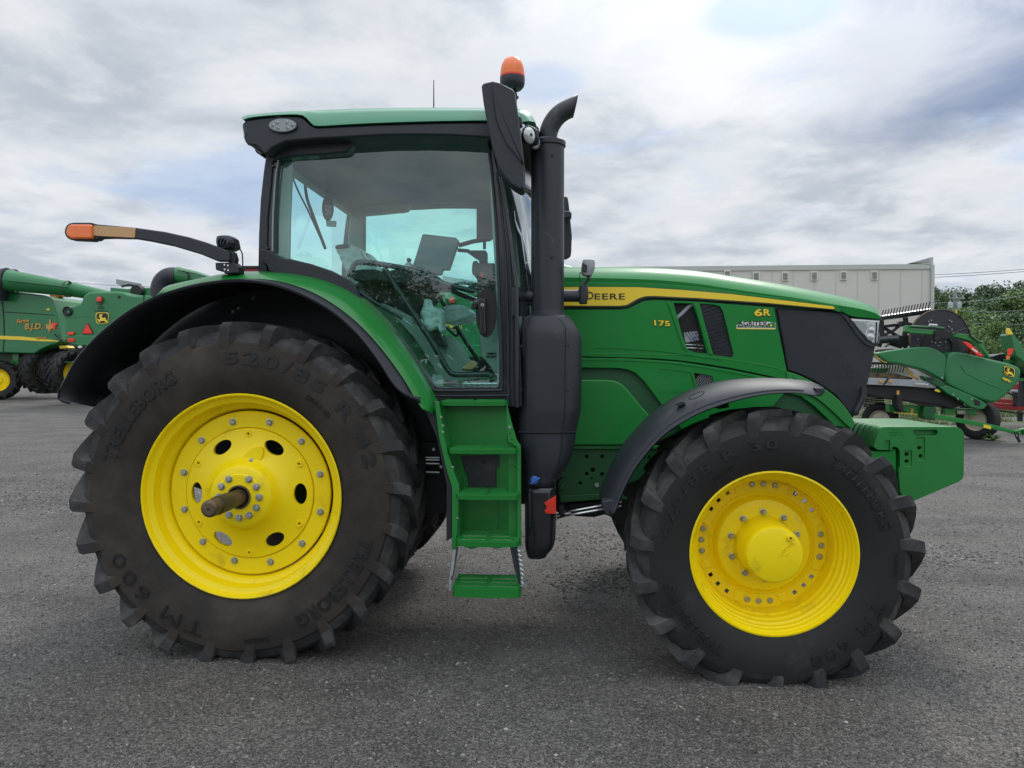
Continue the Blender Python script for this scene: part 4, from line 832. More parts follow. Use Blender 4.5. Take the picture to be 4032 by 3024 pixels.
# windscreen (bowed), with header
x_t, x_b = A.w((1600,480),4.31), A.w((1690,1120),4.31)
rows = []
for i in range(13):
    t = i/12; yy = 4.33+t*(2*(YC-4.33)); bl = .17*(1-abs(2*t-1)**2.6)
    rows.append([Vector((p.x+bl, yy, p.z)) for p in A.ws(cr([(1560,380),(1598,480),(1630,700),(1660,950),(1690,1120),(1700,1500)],3), 4.31)])
loft('windscreen', rows, 30, 'clearg', TR, ang=80)
rows = []
for i in range(13):
    t = i/12; yy = 4.33+t*(2*(YC-4.33)); bl = .18*(1-abs(2*t-1)**2.6)+.004
    rows.append([Vector((p.x+bl, yy, p.z)) for p in A.ws([(1545,230),(1560,380),(1600,480)], 4.31)])
loft('windscreen_header', rows, 8, 'gloss', TR, ang=80, solid=.02)
MB().tube(L.ws(cr([(578,260),(590,400),(600,600),(612,780),(628,910)],3), 4.62), .011, 8).make('wiper_arm', 'gloss', TR)
MB().tube(L.ws(cr([(630,560),(650,700),(662,900),(665,1180)],3), 4.9), .006, 8).make('wiper_blade', 'dark', TR)
MB().tube(L.ws(cr([(640,950),(650,1000),(660,1100),(668,1180),(640,1060),(612,1010),(608,990),(640,1080)],3), 4.6), .004, 6).make('hood_hose', 'dark', TR)
# windows of the rear
xr = A.w((262,700), YN).x
zr0, zr1 = A.w((262,370),YN).z, A.w((262,930),YN).z
MB().add([(xr-.02,YN+.05,zr1),(xr-.02,YF_-.05,zr1),(xr-.02,YF_-.05,zr0),(xr-.02,YN+.05,zr0)], [(0,1,2,3)]).make('rear_window', 'rglass', TR, smooth=False)
MB().box((xr, YC, zr0+.035), (.05, 2*(YC-YN)-.06, .09)).make('rear_header', 'liner', TR, bevel=.02)
MB().box((xr, YC, zr1-.01), (.05, 2*(YC-YN)-.06, .07)).make('rear_wall', 'liner', TR, bevel=.02)
# inner trim posts on near rear, far rear, near and far front
def post(name, pts, Y, w, m='liner'): MB().prism([Vector((p.x, Y, p.z)) for p in A.ws(pts, YN)], w).make(name, m, TR, bevel=.012)
post('cab_post_trim', [(225,1000),(232,700),(252,400),(300,340),(345,345),(330,700),(325,1000)], YN+.075, .03)
post('cab_post_trim', [(225,1010),(232,700),(252,400),(300,330),(372,345),(372,1010)], YF_-.13, .06)
post('cab_post_trim', [(1500,262),(1540,264),(1592,800),(1618,1400),(1618,1700),(1550,1700),(1550,1200),(1520,700)], YN+.08, .05)
post('cab_post_trim', [(1500,262),(1540,264),(1592,800),(1618,1400),(1618,1700),(1560,1700),(1550,1200),(1520,700)], YF_-.13, .06)
post('far_header_trim', [(300,262),(1500,228),(1500,262),(738,268),(705,315),(690,345),(300,372)], YF_-.12, .04)
# cab floor, console, liner over fender
arc_ = A.ws(cr([(268,1000),(418,1020),(568,1062),(690,1110),(770,1190),(828,1240),(933,1355),(1038,1490),(1128,1620),(1175,1700)],4), YN)
for s in (1,-1):
    def yy(v): return v if s == 1 else 2*YC-v
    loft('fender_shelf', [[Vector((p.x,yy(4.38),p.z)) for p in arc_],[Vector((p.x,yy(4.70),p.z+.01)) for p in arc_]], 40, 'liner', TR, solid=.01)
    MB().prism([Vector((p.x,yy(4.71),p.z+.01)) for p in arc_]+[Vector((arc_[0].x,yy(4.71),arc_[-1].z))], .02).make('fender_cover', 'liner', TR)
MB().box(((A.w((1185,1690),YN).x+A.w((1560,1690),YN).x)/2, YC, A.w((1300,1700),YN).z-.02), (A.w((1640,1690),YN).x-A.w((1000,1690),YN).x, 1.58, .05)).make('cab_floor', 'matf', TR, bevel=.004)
fx0, fz0 = A.w((1230,1680),YN).x, A.w((1300,1690),YN).z
for i in range(9): MB().box((fx0+.03+i*.034, YN+.28, fz0+.008), (.012,.34,.008), rz=.3).make('mat_rib', 'grey', TR)
# seat console: big liner hump
plate('seat_base', J, cr([(520,560),(580,540),(880,680),(900,760),(1000,800),(1060,860),(1240,880),(1340,960),(1420,1080),(1500,1240),(1560,1370),(1240,1380),(1100,1200),(900,900),(640,640)],2,True), 4.74, .35, 'liner', TR, bevel=.03, seg=3)
plate('console_box', J, [(1060,840),(1180,820),(1270,1000),(1250,1012),(1170,1005)], 4.66, .08, 'gloss', TR, bevel=.008)
plate('seat_lower_block', J, [(240,300),(600,320),(1180,400),(1040,560),(960,660),(860,700),(560,540),(300,420)], 4.78, .3, 'seat', TR, bevel=.04, seg=3)  # dark block below the cushion, in the seat fabric
def blob(name, z, poly, Y, dep, m, sub=2, disp=.02, sc=9, bev=.04, parent=TR):
    o = plate(name, z, poly, Y, dep, m, parent, bevel=bev, seg=3)
    r_ = o.modifiers.new('r', 'REMESH'); r_.mode = 'VOXEL'; r_.voxel_size = .012; r_.use_smooth_shade = True
    t = bpy.data.textures.new(name, 'CLOUDS'); t.noise_scale = .06
    d = o.modifiers.new('d', 'DISPLACE'); d.texture = t; d.strength = disp; d.mid_level = .5
    sm = o.modifiers.new('s', 'SMOOTH'); sm.iterations = 2
    return o
plate('seat_cushion', J, cr([(235,180),(480,165),(600,190),(860,130),(1000,190),(1170,240),(1180,330),(900,330),(720,320),(480,290),(260,290)],2,True), 4.62, .5, 'seat', TR, bevel=.05, seg=3)
blob('wrapped_backrest', I, [(60,1290),(100,1265),(180,1270),(290,1300),(340,1350),(390,1440),(470,1550),(480,1640),(230,1620),(120,1520),(95,1400),(55,1340)], 4.85, .42, 'film', disp=.03)
plate('seat_headrest', I, [(48,1310),(60,1285),(180,1268),(210,1290),(195,1315),(60,1330)], 4.84, .3, 'seat', TR, bevel=.01)
blob('wrapped_armrest', I, [(780,1500),(840,1450),(900,1500),(940,1580),(1160,1600),(1160,1640),(900,1640),(790,1560)], 4.75, .1, 'film', disp=.02, bev=.015)
blob('wrapped_console', J, [(1050,470),(1070,510),(1090,550),(1160,570),(1220,610),(1240,680),(1235,860),(1190,840),(1150,790),(1120,830),(1070,850),(1010,740),(960,640),(1010,540)], 4.60, .12, 'film', disp=.04)
blob('wrapped_steering_wheel', J, [(1165,570),(1300,560),(1380,545),(1450,560),(1520,610),(1552,645),(1530,690),(1440,730),(1240,755),(1235,600)], 4.85, .38, 'film', disp=.02)
# display screens and arm
MB().prism(I.ws([(1003,1162),(1100,1172),(1365,1203),(1405,1240),(1400,1260),(1300,1560),(1230,1555),(1215,1610),(1170,1612),(860,1540),(900,1500)], 4.72), .04).make('display_screen', 'screen', TR, bevel=.008)
MB().tube(I.ws([(1400,1290),(1560,1245),(1740,1220)], 4.85), .014, 8).make('screen_arm', 'dark', TR)
MB().tube(I.ws([(1390,1340),(1500,1350),(1600,1420),(1680,1460)], 4.85), .012, 8).make('screen_arm', 'dark', TR)
MB().tube(I.ws([(1680,1250),(1680,1330)], 4.85), .01, 8).make('screen_arm', 'dark', TR)
plate('phone_holder', I, [(830,1440),(845,1418),(878,1435),(860,1470),(835,1470)], 4.9, .04, 'dark', TR, bevel=.004)
# corner console, key, far mirror seen through glass
plate('corner_console', I, cr([(1545,1500),(1560,1460),(1600,1455),(1620,1480),(1740,1480),(1800,1500),(1830,1659),(1830,1900),(1600,1900),(1600,1660),(1545,1600)],2,True), 4.46, .25, 'seat', TR, bevel=.02, seg=3)
plate('corner_console_base', J, [(1590,290),(1760,272),(1830,290),(1870,700),(1870,1400),(1640,1100),(1600,700)], 4.50, .2, 'liner', TR, bevel=.02, seg=3)
plate('phone_cradle', I, [(1515,1340),(1620,1340),(1700,1340),(1700,1480),(1620,1480),(1600,1400),(1520,1385)], 4.6, .1, 'dark', TR, bevel=.01)
disc('ignition_bezel', I, (1672,1600), 42, 4.445, .02, 'gloss', TR, bevel=.004)
plate('red_key_tag', I, [(1632,1585),(1655,1580),(1668,1600),(1662,1645),(1636,1635)], 4.435, .01, 'red', TR, bevel=.002)
plate('window_mirror', I, [(1575,690),(1600,620),(1680,575),(1760,562),(1780,1190),(1740,1225),(1592,1228),(1592,740),(1575,732)], 6.2, .08, 'fender', TR, bevel=.02)
# door latch and handle on the near door
fr = [(1700+115*math.cos(a)*(1+.05*math.sin(31*a)), 640+270*math.sin(a)*(1+.03*math.sin(37*a))) for a in [i*2*math.pi/80 for i in range(80)]]
plate('door_latch_frit', J, fr, 4.318, .004, 'dark', TR)
dh = plate('door_handle', J, cr([(1605,520),(1612,490),(1640,480),(1680,484),(1692,510),(1692,600),(1688,700),(1698,820),(1694,870),(1660,882),(1630,872),(1622,820),(1625,700),(1612,600)],2,True), 4.285, .03, 'gloss', TR, bevel=.008, seg=3)
disc('lock_cylinder', J, (1657,557), 20, 4.278, .02, 'steel', dh, bevel=.003); disc('key_slot', J, (1657,557), 6, 4.276, .003, 'dark', dh, ry=11)
plate('latch_block', J, [(1532,535),(1580,530),(1600,560),(1590,600),(1540,598)], 4.30, .03, 'dark', TR, bevel=.006)
# hand rails inside the door
def rail(name, pts, Y, r, m='gloss', z=J): return MB().tube(z.ws(cr(pts,3), Y), r, 10).make(name, m, TR, ang=60)
rail('door_rail', [(200,250),(225,190),(260,120),(300,95),(340,90),(470,100),(720,140),(830,165),(1170,300),(1330,350),(1580,410)], 4.36, .016)
rail('door_rail', [(590,150),(640,240),(760,420),(900,640),(1000,790),(1120,980),(1230,1170),(1280,1260),(1330,1305),(1400,1315),(1600,1312),(1740,1310)], 4.36, .017)
rail('far_door_rail', [(1165,365),(1300,385),(1420,440),(1600,510)], 5.85, .02)
rail('far_door_rail', [(1140,390),(1200,490),(1340,720),(1480,960),(1590,1120),(1640,1215),(1680,1245),(1800,1250)], 5.8, .018)
rail('far_door_bar', [(1240,780),(1300,830),(1370,890),(1395,850),(1350,760)], 5.8, .012)
rail('gas_strut', [(330,425),(560,570),(790,705)], 4.37, .010); rail('strut_rod', [(790,705),(885,775)], 4.37, .005, 'steel')
disc('rail_knob', J, (1750,1330), 28, 4.34, .05, 'gloss', TR, bevel=.012)
rail('control_lever', [(1440,1250),(1560,1265),(1660,1280),(1740,1310)], 4.6, .008)
plate('amber_side_marker', J, [(1415,1250),(1545,1155),(1605,1185),(1590,1225),(1530,1262)], 4.5, .05, 'tan', TR, bevel=.006)
plate('pedal_housing', J, [(1500,1220),(1560,1180),(1640,1150),(1800,1100),(1800,1290),(1560,1270)], 4.9, .25, 'dark', TR, bevel=.02)
for y in (1082,1115): plate('dash_slot', J, [(1695,y-8),(1800,y-8),(1800,y+8),(1700,y+8)], 4.49, .02, 'dark', TR)
plate('instruction_sticker', J, [(1112,1310),(1225,1320),(1230,1440),(1130,1440)], 4.385, .004, 'liner', TR)
# rear window furniture
rail('rear_wiper', [(372,470),(400,540),(440,620),(470,680),(560,880)], 5.0, .006, 'dark', A); rail('rear_wiper_blade', [(444,505),(455,590),(490,690),(530,800),(562,885)], 5.02, .010, 'dark', A)
disc('speed_sign', A, (575,648), 33, 5.0, .012, 'seat', TR, ry=74, n=30)
plate('sign_bracket', A, [(565,718),(622,722),(620,755),(568,752)], 5.0, .02, 'liner', TR)
lettering('sign_number', '50', A, (560,690), (596,690), (560,628), 4.995, 'grey', TR, .003, .02)
# rubber trim curled inside rear glass
rail('rear_curtain_edge', [(375,470),(400,460),(440,480),(500,520),(560,550),(625,570)], 5.2, .012, 'dark', A)
# roof vent and sun blind roller on headliner
MB().box((A.w((700,400),5.0).x, 4.9, hz-.003), (.08,.12,.006)).make('ceiling_vent', 'grey', TR)
# marker lamp arm on the rear fender
Ym = 4.02
arm = [(235,113),(270,122),(300,124),(490,141),(660,165),(800,196),(900,226),(1022,272),(1036,290),(1036,336),(965,336),(870,297),(700,246),(560,217),(480,204),(350,201),(285,203),(268,214),(235,216)]
plate('marker_arm', B, arm, Ym, .05, 'black', TR, bevel=.008)
lz = [(78,168),(82,145),(92,127),(108,116),(130,112),(238,112),(244,120),(240,216),(235,218),(112,212),(95,203),(84,188)]
ml = plate('marker_lamp', B, lz, Ym-.005, .06, 'black', TR, bevel=.008)
plate('amber_lens', B, [(84,168),(87,148),(96,131),(112,121),(232,121),(236,207),(115,205),(98,196),(88,185)], Ym-.025, .07, 'orange', ml, bevel=.012, seg=3)
plate('amber_reflector', B, [(246,136),(250,130),(300,132),(485,144),(490,150),(487,196),(482,201),(300,192),(248,188),(244,182)], Ym-.006, .01, 'tan', ml, bevel=.002)
plate('arm_bracket', B, [(953,345),(1010,345),(1060,340),(1090,370),(1090,405),(1005,410),(1003,395),(956,388)], 4.05, .08, 'black', TR, bevel=.006)
plate('arm_pivot', B, [(1030,275),(1055,280),(1068,320),(1062,350),(1030,350)], 4.05, .06, 'black', TR, bevel=.006)
for x,y in ((1008,357),(1028,361),(1009,385),(1029,389)): disc('bracket_bolt', B, (x,y), 5, 4.045, .01, 'chrome', TR, n=8)
rings('rear_work_lamp', N, [(450,400,620,.04),(470,345,680,.05),(520,330,740,.055),(600,328,758,.055),(680,350,775,.055),(720,400,765,.05),(765,540,660,.04)], 4.10, .05, 'black', e=.6)
for i in range(4):
    p0 = N.w((430+i*55,585), 4.04); mb_ = MB(); rr_ = (.033-.004*i)
    mb_.lathe([(rr_*.8,-.008),(rr_,-.006),(rr_,.02)], p0, 'Y', 8); mb_.make('lamp_fin', 'gloss', TR)
MB().tube(N.ws(cr([(765,680),(820,750),(850,830),(858,920),(860,1090),(830,1260)],3), 4.10), .0035, 6).make('lamp_cable', 'dark', TR)
plate('orange_clip', N, [(715,1090),(840,1082),(820,1120),(805,1260),(775,1255),(770,1120)], 4.3, .02, 'orange', TR, bevel=.002)
# ---------------------------------------------------------------- the yard behind
def hgt(x, y):
    """lie of the land: the yard climbs gently towards the far left"""
    t = min(1, max(0, (1-x)/7)); t = t*t*(3-2*t)
    d = min(max(0, y-9), 45)
    return .0205*d*t
def gz(x, y): return hgt(x, y)
def bgwheel(parent, c, R_, w, rz, rim='yellow', nl=0, rb=None, name='wheel'):
    rb = rb or R_*.56; m = MB()
    if nl: tyre_geo(m, 0,0,0, w/2, R_, rb, nl, R_*.05, n=40)
    else: m.lathe([(rb,-w*.42),(rb+.04,-w*.5),(R_*.9,-w*.5),(R_*.975,-w*.42),(R_,-w*.2),(R_,w*.2),(R_*.975,w*.42),(R_*.9,w*.5),(rb+.04,w*.5),(rb,w*.42)], (0,0,0), 'Y', 48)
    rot = Matrix.Rotation(rz,3,'Z'); m.v = [Vector(c)+rot@v for v in m.v]
    k = MB(); k.lathe([(rb,-w*.42),(rb*.97,-w*.40),(rb*.92,-w*.2),(rb*.80,-w*.05),(rb*.74,-w*.12),(rb*.35,-w*.16),(rb*.33,-w*.3),(0,-w*.3)], (0,0,0), 'Y', 40)
    k.lathe([(rb,w*.42),(rb*.92,w*.2),(rb*.80,.05),(0,.05)], (0,0,0), 'Y', 40); k.v = [Vector(c)+rot@v for v in k.v]
    o = k.make(name, rim, parent, ang=40); m.make('tyre', 'tyre' if nl or 1 else 'tyreb', o, ang=40)
    if not nl:
        g = MB()
        for q in (-.25,-.08,.08,.25): g.lathe([(R_*1.001,w*(q-.02)),(R_*1.004,w*(q-.012)),(R_*1.004,w*(q+.012)),(R_*1.001,w*(q+.02))], (0,0,0), 'Y', 48)
        g.v = [Vector(c)+rot@v for v in g.v]; g.make('tread_rib', 'tyre', o)
    return o
def emblem(z, x0, y0, x1, y1, Y, parent, th=.02, fx=1, skew=0):
    def q(pts): return [(x0+(x1-x0)*u, y0+(y1-y0)*v+skew*(u-.5)*(y1-y0)) for u,v in pts]
    def rr(i): return q(cr([(.06+i,.10+i),(.5,.03+i),(.94-i,.10+i),(.985-i,.5),(.90-i,.90-i),(.5,.985-i),(.10+i,.90-i),(.015+i,.5)],5,True))
    plate('emblem_border', z, rr(0), Y, th, 'yellowf', parent); e = plate('emblem_field', z, rr(.055), Y-th*.5, th, 'letter', parent)
    deer = [((x-503)/144,(y-128)/134) for x,y in ((538,156),(549,166),(552,147),(560,163),(572,147),(579,155),(573,172),(568,188),(590,197),(608,190),(614,204),(630,236),(641,254),(620,244),(602,230),(580,226),(562,230),(547,242),(528,224),(518,203),(533,208),(546,217),(554,206),(549,190),(539,182),(550,171))]
    d = [(1-u if fx < 0 else u, v) for u,v in deer]
    plate('leaping_deer', z, q(d), Y-th, th, 'yellowf', parent, smooth=False)
def P2(name, z, poly, Y, dep, m, par, **k): return plate(name, z, poly, Y, dep, m, par, **k)

# --- combine with gold farm lettering, far left
YA = 28.0
cA = empty('combine_harvester', (at(60,1500,YA).x, YA+1.5, gz(-15,YA)), 'green combine with gold farm lettering and dual front tyres at the left edge', 'combine harvester', 'green combines parked behind the tractor')
P2('side_body', G, [(-420,560),(20,645),(200,668),(380,690),(450,720),(480,800),(500,880),(520,1000),(545,1085),(500,1110),(430,1130),(350,1165),(300,1200),(0,1192),(-420,1190)], YA, 2.6, 'bggreen', cA, bevel=.05)
P2('door_gap', G, [(5,640),(14,640),(38,900),(40,1060),(30,1192),(22,1192),(30,1060),(28,900)], YA-.01, .05, 'dark', cA)
P2('panel_gap', G, [(30,833),(250,846),(475,862),(475,868),(250,853),(30,840)], YA-.01, .05, 'dark', cA)
P2('panel_gap', G, [(40,655),(200,672),(370,695),(370,700),(200,678),(40,662)], YA-.01, .05, 'dark', cA)
P2('side_stripe', G, [(-420,1035),(0,1044),(200,1052),(360,1068),(510,1088),(508,1095),(360,1093),(200,1082),(0,1073),(-420,1070)], YA-.02, .05, 'yellowf', cA)
lettering('farm_lettering', 'Ferme', G, (143,938), (252,926), (143,902), YA-.03, 'gold', cA, .01, .03, shear=.06)
lettering('farm_lettering', 'B.J.D.', G, (213,1005), (366,1002), (213,938), YA-.03, 'gold', cA, .01, .03, shear=.05)
lettering('model_lettering', '9650 STS', G, (313,1074), (402,1076), (313,1052), YA-.04, 'gold', cA, .01, .04)
P2('wheat_decal', G, [(400,940),(425,950),(430,905),(445,900),(440,950),(460,925),(462,980),(440,985),(430,1020),(420,985),(402,985)], YA-.03, .02, 'gold', cA, smooth=False)
P2('maple_decal', G, [(402,815),(412,812),(418,797),(426,812),(437,812),(434,822),(404,822)], YA-.03, .02, 'yellowf', cA, smooth=False)
P2('frame_post', G, [(108,1195),(163,1200),(160,1335),(105,1335)], YA+.4, .3, 'green2', cA, bevel=.02)
P2('under_frame', G, [(-100,1195),(300,1200),(265,1300),(265,1432),(160,1436),(60,1300),(-100,1300)], YA+.8, 1.6, 'dkgreen', cA, bevel=.03)
P2('cab_body', G, [(446,742),(556,742),(556,765),(530,780),(522,880),(545,1080),(530,1085),(495,900),(480,850)], YA+1.0, .8, 'dkgreen', cA, bevel=.02)
P2('cab_window', G, [(470,778),(522,778),(515,870),(490,870),(482,820)], YA+.98, .05, 'grey', cA)
P2('warning_light', G, [(430,682),(455,672),(525,676),(533,700),(500,710),(432,708)], YA+.8, .3, 'orange', cA, bevel=.02)
P2('mirror', G, [(402,733),(428,733),(428,757),(402,757)], YA+.5, .1, 'white', cA, bevel=.01)
P2('side_reflector', G, [(456,932),(492,932),(492,950),(478,962),(482,990),(468,990),(458,955)], YA-.05, .05, 'redr', cA)
P2('ladder_step', G, [(513,1130),(580,1130),(596,1150),(520,1155)], YA+.2, .4, 'yellowf', cA, bevel=.01)
MB().tube(G.ws([(475,1030),(520,1070),(560,1100)], YA-.1), .03, 6).make('hand_rail', 'dark', cA)
MB().tube([G.w((70,560),YA-.3), G.w((350,600),YA-.1), G.w((620,640),YA+.2), G.w((950,700),YA+.6)], [.40,.34,.28,.20], 24).make('unloading_auger', 'bggreen', cA)
MB().tube([G.w((x,545+(x-70)*.115+18),YA-.8+(x-70)*.0008) for x in (80,250,420,600)], .03, 8).make('auger_pipe', 'dkgreen', cA)
for x,y,r in ((125,566,.42),(590,637,.30)): MB().lathe([(r*1.0,-.05),(r*1.06,-.04),(r*1.06,.04),(r,.05)], G.w((x,y),YA-.1), 'X', 24).make('auger_clamp', 'dkgreen', cA)
MB().tube([G.w((-60,720),YA-.3), G.w((-40,620),YA-.3), G.w((10,560),YA-.3), G.w((80,548),YA-.3)], [.45,.46,.46,.42], 24).make('rubber_spout', 'black', cA)
bgwheel(cA, G.w((-8,1428),YA), .76, .5, R(20), 'yellow', 16, name='steering_wheel_tyre')
bgwheel(cA, G.w((375,1352),YA+.6), .88, .62, R(66), 'yellow', 18, name='dual_wheel')
bgwheel(cA, G.w((510,1352),YA+.9), .88, .62, R(66), 'yellow', 18, name='dual_wheel')
# --- combine seen from behind, with the leaping deer shield
YB = 25.0
def rear_combine(full):
    B0 = G.w((900,1400), YB)
    c = empty('combine_harvester', (B0.x, YB+1.5, gz(B0.x,YB)), None)
    body = [(556,800),(575,785),(640,780),(690,765),(705,745),(712,715),(730,690),(758,668),(800,658),(1000,656),(1070,664),(1110,680),(1165,692),(1340,690),(1400,640),(1560,620),(1640,700),(1640,1125),(1180,1130),(640,1130),(600,1105),(565,1040)]
    P2('rear_body', G, body, YB, 3.0, 'bggreen', c, bevel=.12, seg=4)
    P2('body_crease', G, [(560,870),(1640,872),(1640,884),(560,882)], YB-.01, .05, 'bggreen', c)
    P2('bumper', G, [(556,1038),(1640,1040),(1640,1130),(660,1132),(600,1108),(570,1070)], YB-.06, .1, 'bggreen', c, bevel=.04)
    P2('body_gap', G, [(1248,690),(1254,690),(1254,1040),(1248,1040)], YB-.01, .05, 'dark', c)
    e = G.w((592,832), YB); MB().lathe([(0,.02),(.06,.02),(.07,-.03),(.11,-.03),(.115,.0),(.155,-.06),(.17,-.05),(.17,.05)], e, 'Y', 24).make('exhaust_outlet', 'black', c)
    b0 = disc('beacon_base', G, (868,738), 32, YB-.02, .05, 'dkgreen', c, ry=40)
    o = G.w((865,730),YB-.1); MB().lathe([(.0,.10),(.05,.09),(.08,.05),(.085,-.06),(.0,-.06)], o, 'Z', 20).make('rear_beacon', 'red', c)
    P2('lamp_bracket', G, [(848,790),(880,785),(900,805),(850,808)], YB-.05, .1, 'dkgreen', c); P2('body_slot', G, [(830,822),(935,822),(945,835),(820,835)], YB-.01, .03, 'dkgreen', c)  # lamp bracket, then a darker green strip above the emblem
    disc('grommet', G, (1037,708), 13, YB-.01, .03, 'dark', c)
    emblem(G, 832, 836, 945, 941, YB-.03, c)
    t = P2('slow_vehicle_sign', G, [(760,932),(764,936),(808,1022),(804,1028),(716,1028),(712,1022),(756,936)], YB-.05, .02, 'redp', c)
    P2('sign_triangle', G, [(760,942),(800,1022),(720,1022)], YB-.06, .02, 'redr', t, smooth=False)
    P2('rear_reflector', G, [(586,1012),(640,1010),(640,1036),(586,1036)], YB-.08, .05, 'redr', c, bevel=.01)
    P2('tail_lamp', G, [(586,1070),(598,1066),(645,1068),(650,1082),(640,1098),(592,1098)], YB-.10, .06, 'red', c, bevel=.01)
    disc('reversing_lamp', G, (693,1141), 16, YB-.08, .06, 'white', c, ry=11)
    P2('under_frame', G, [(650,1130),(1600,1130),(1600,1400),(760,1400),(700,1300),(660,1200)], YB+.7, 1.5, 'dark', c, bevel=.03)
    P2('axle_beam', G, [(545,1268),(1600,1275),(1600,1300),(545,1278)], YB+.3, .3, 'dkgreen', c)
    for x in ((600,1500) if not full else (615,1500)): bgwheel(c, G.w((x,1375),YB+.8), .80, .52, R(72) if x < 900 else R(-72), 'yellow', 16, name='rear_wheel')
    P2('grain_tank', G, [(958,622),(1100,636),(1240,628),(1335,622),(1335,700),(960,700)], YB+1.5, 2, 'bggreen', c, bevel=.03)
    P2('tank_lid', G, [(1008,549),(1222,588),(1226,618),(1060,612),(992,585),(1012,588)], YB+1.8, .1, 'grey', c, bevel=.01)
    MB().tube([G.w((1060,614),YB+1.6), G.w((1130,600),YB+1.6), G.w((1226,620),YB+1.6)], .04, 6).make('lid_stay', 'dark', c)
    m = MB(); m.lathe([(0,0),(.2,0),(.24,.1),(.22,.3)], G.w((1182,652),YB+1.3), 'Y', 20); m.make('tank_gearcase', 'dark', c)
    MB().tube([G.w(p,YB+.3) for p in cr(((1370,800),(1385,700),(1400,600),(1440,545),(1490,525),(1545,528)),4)], [.30]*21, 24).make('rubber_spout', 'black', c)
    MB().tube([G.w(p,YB+.3) for p in ((1540,512),(1700,545),(2000,640))], [.27,.25,.22], 20).make('unloading_auger', 'bggreen', c)
    MB().tube([G.w(p,YB+.0) for p in ((1545,475),(1700,505),(1980,590))], .02, 6).make('auger_pipe', 'dark', c)
    MB().tube([G.w(p,YB-.0) for p in ((1600,480),(1640,500),(1640,560))], .025, 6).make('auger_strap', 'dark', c)
    return c
cB = rear_combine(True)
tag(cB, 'green combine seen from behind with red triangle and deer shield, left of the tractor fender', 'combine harvester', 'green combines parked behind the tractor')
# the same machine again, closer, behind the tractor cab
def copy_tree(o, parent=None):
    c = o.copy(); COL.objects.link(c)
    if parent is not None: c.parent = parent; c.matrix_parent_inverse = o.matrix_parent_inverse.copy()
    for ch in list(o.children): copy_tree(ch, c)
    return c
cC = copy_tree(cB)
tag(cC, 'green combine seen through the tractor cab windows, orange beacon above its shield', 'combine harvester', 'green combines parked behind the tractor')
tgt = NAT.w((1786,1272), 21.0); src = G.w((888,888), YB)
cC.location = cC.location+(tgt-src)+Vector((0,0,0))
# red machine roof between the fender lamp and the cab
YR = 30
rg = empty('grain_cart', (NAT.w((1010,1300),YR).x, YR+1, gz(-10,YR)), 'dark red grain cart, only its top edge visible between fender lamp and cab post', 'grain cart')
P2('tank_wall', NAT, [(945,1052),(1200,1050),(1240,1200),(1150,1340),(1000,1340),(900,1200)], YR, 2.4, 'redp', rg, bevel=.04)
P2('tank_rim', NAT, [(940,1047),(1202,1045),(1202,1054),(940,1056)], YR-.08, 2.6, 'dark', rg)
bgwheel(rg, Vector((NAT.w((1080,1400),YR+1).x, YR+1, gz(-10,YR)+.75)), .75, .5, 0, 'cream', 0)

# --- grey warehouse
YW = 90.0
xR = NAT.w((3668,1020),YW).x; xL = NAT.w((2250,1040),YW).x; zT = NAT.w((3600,1044),YW).z; zTL = NAT.w((2300,1056),YW).z
wh = empty('warehouse', ((xL+xR)/2, YW+20, 0), 'long pale grey metal warehouse with a row of small louvred vents behind the tractor hood', 'building')
mb = MB(); mb.prism([Vector((xL,YW,-.5)),Vector((xR,YW,-.5)),Vector((xR,YW,zT)),Vector((xL,YW,zTL))], 45); mb.make('wall', 'wall', wh, smooth=False)
for i in range(60):
    x = xR-1.0-i*2.37
    if x < xL: break
    MB().box((x,YW-.02,(zT)/2-.3),(.045,.04,zT-.6)).make('wall_seam', 'seam', wh)
MB().prism([Vector((xL,YW-.15,zTL-.45)),Vector((xR+.1,YW-.15,zT-.45)),Vector((xR+.1,YW-.15,zT+.1)),Vector((xL,YW-.15,zTL+.1))], .3).make('roof_flashing', 'trim', wh)
MB().box((xR+.05,YW-.12,zT/2),(.35,.3,zT)).make('corner_flashing', 'trim', wh)
zp = NAT.w((3668,1012),YW).z
MB().prism([NAT.w((3588,1034),YW-.2), Vector((xR+.1,YW-.2,zT)), Vector((xR+.1,YW-.2,zp))], 14).make('parapet', 'trim', wh)
MB().prism([NAT.w((3600,1033),YW-.25), NAT.w((3662,1033),YW-.25), NAT.w((3662,1014),YW-.25)], .1).make('parapet_panel', 'grey', wh)
for (x,y) in ((1112,195),(1275,193),(1443,203),(1611,203),(1781,201),(1951,199),(2130,197)):
    if x > 1200:
        fo = plate('vent', E, [(x-19,y-26),(x+19,y-26),(x+19,y+26),(x-19,y+26)], YW-.2, .25, 'wframe', wh)
        plate('vent_back', E, [(x-13,y-20),(x+13,y-20),(x+13,y+20),(x-13,y+20)], YW-.24, .1, 'louvre', fo)
        for k in range(5): plate('louvre_blade', E, [(x-13,y-17+k*8),(x+13,y-17+k*8),(x+13,y-14+k*8),(x-13,y-14+k*8)], YW-.30, .08, 'trim', fo, smooth=False)
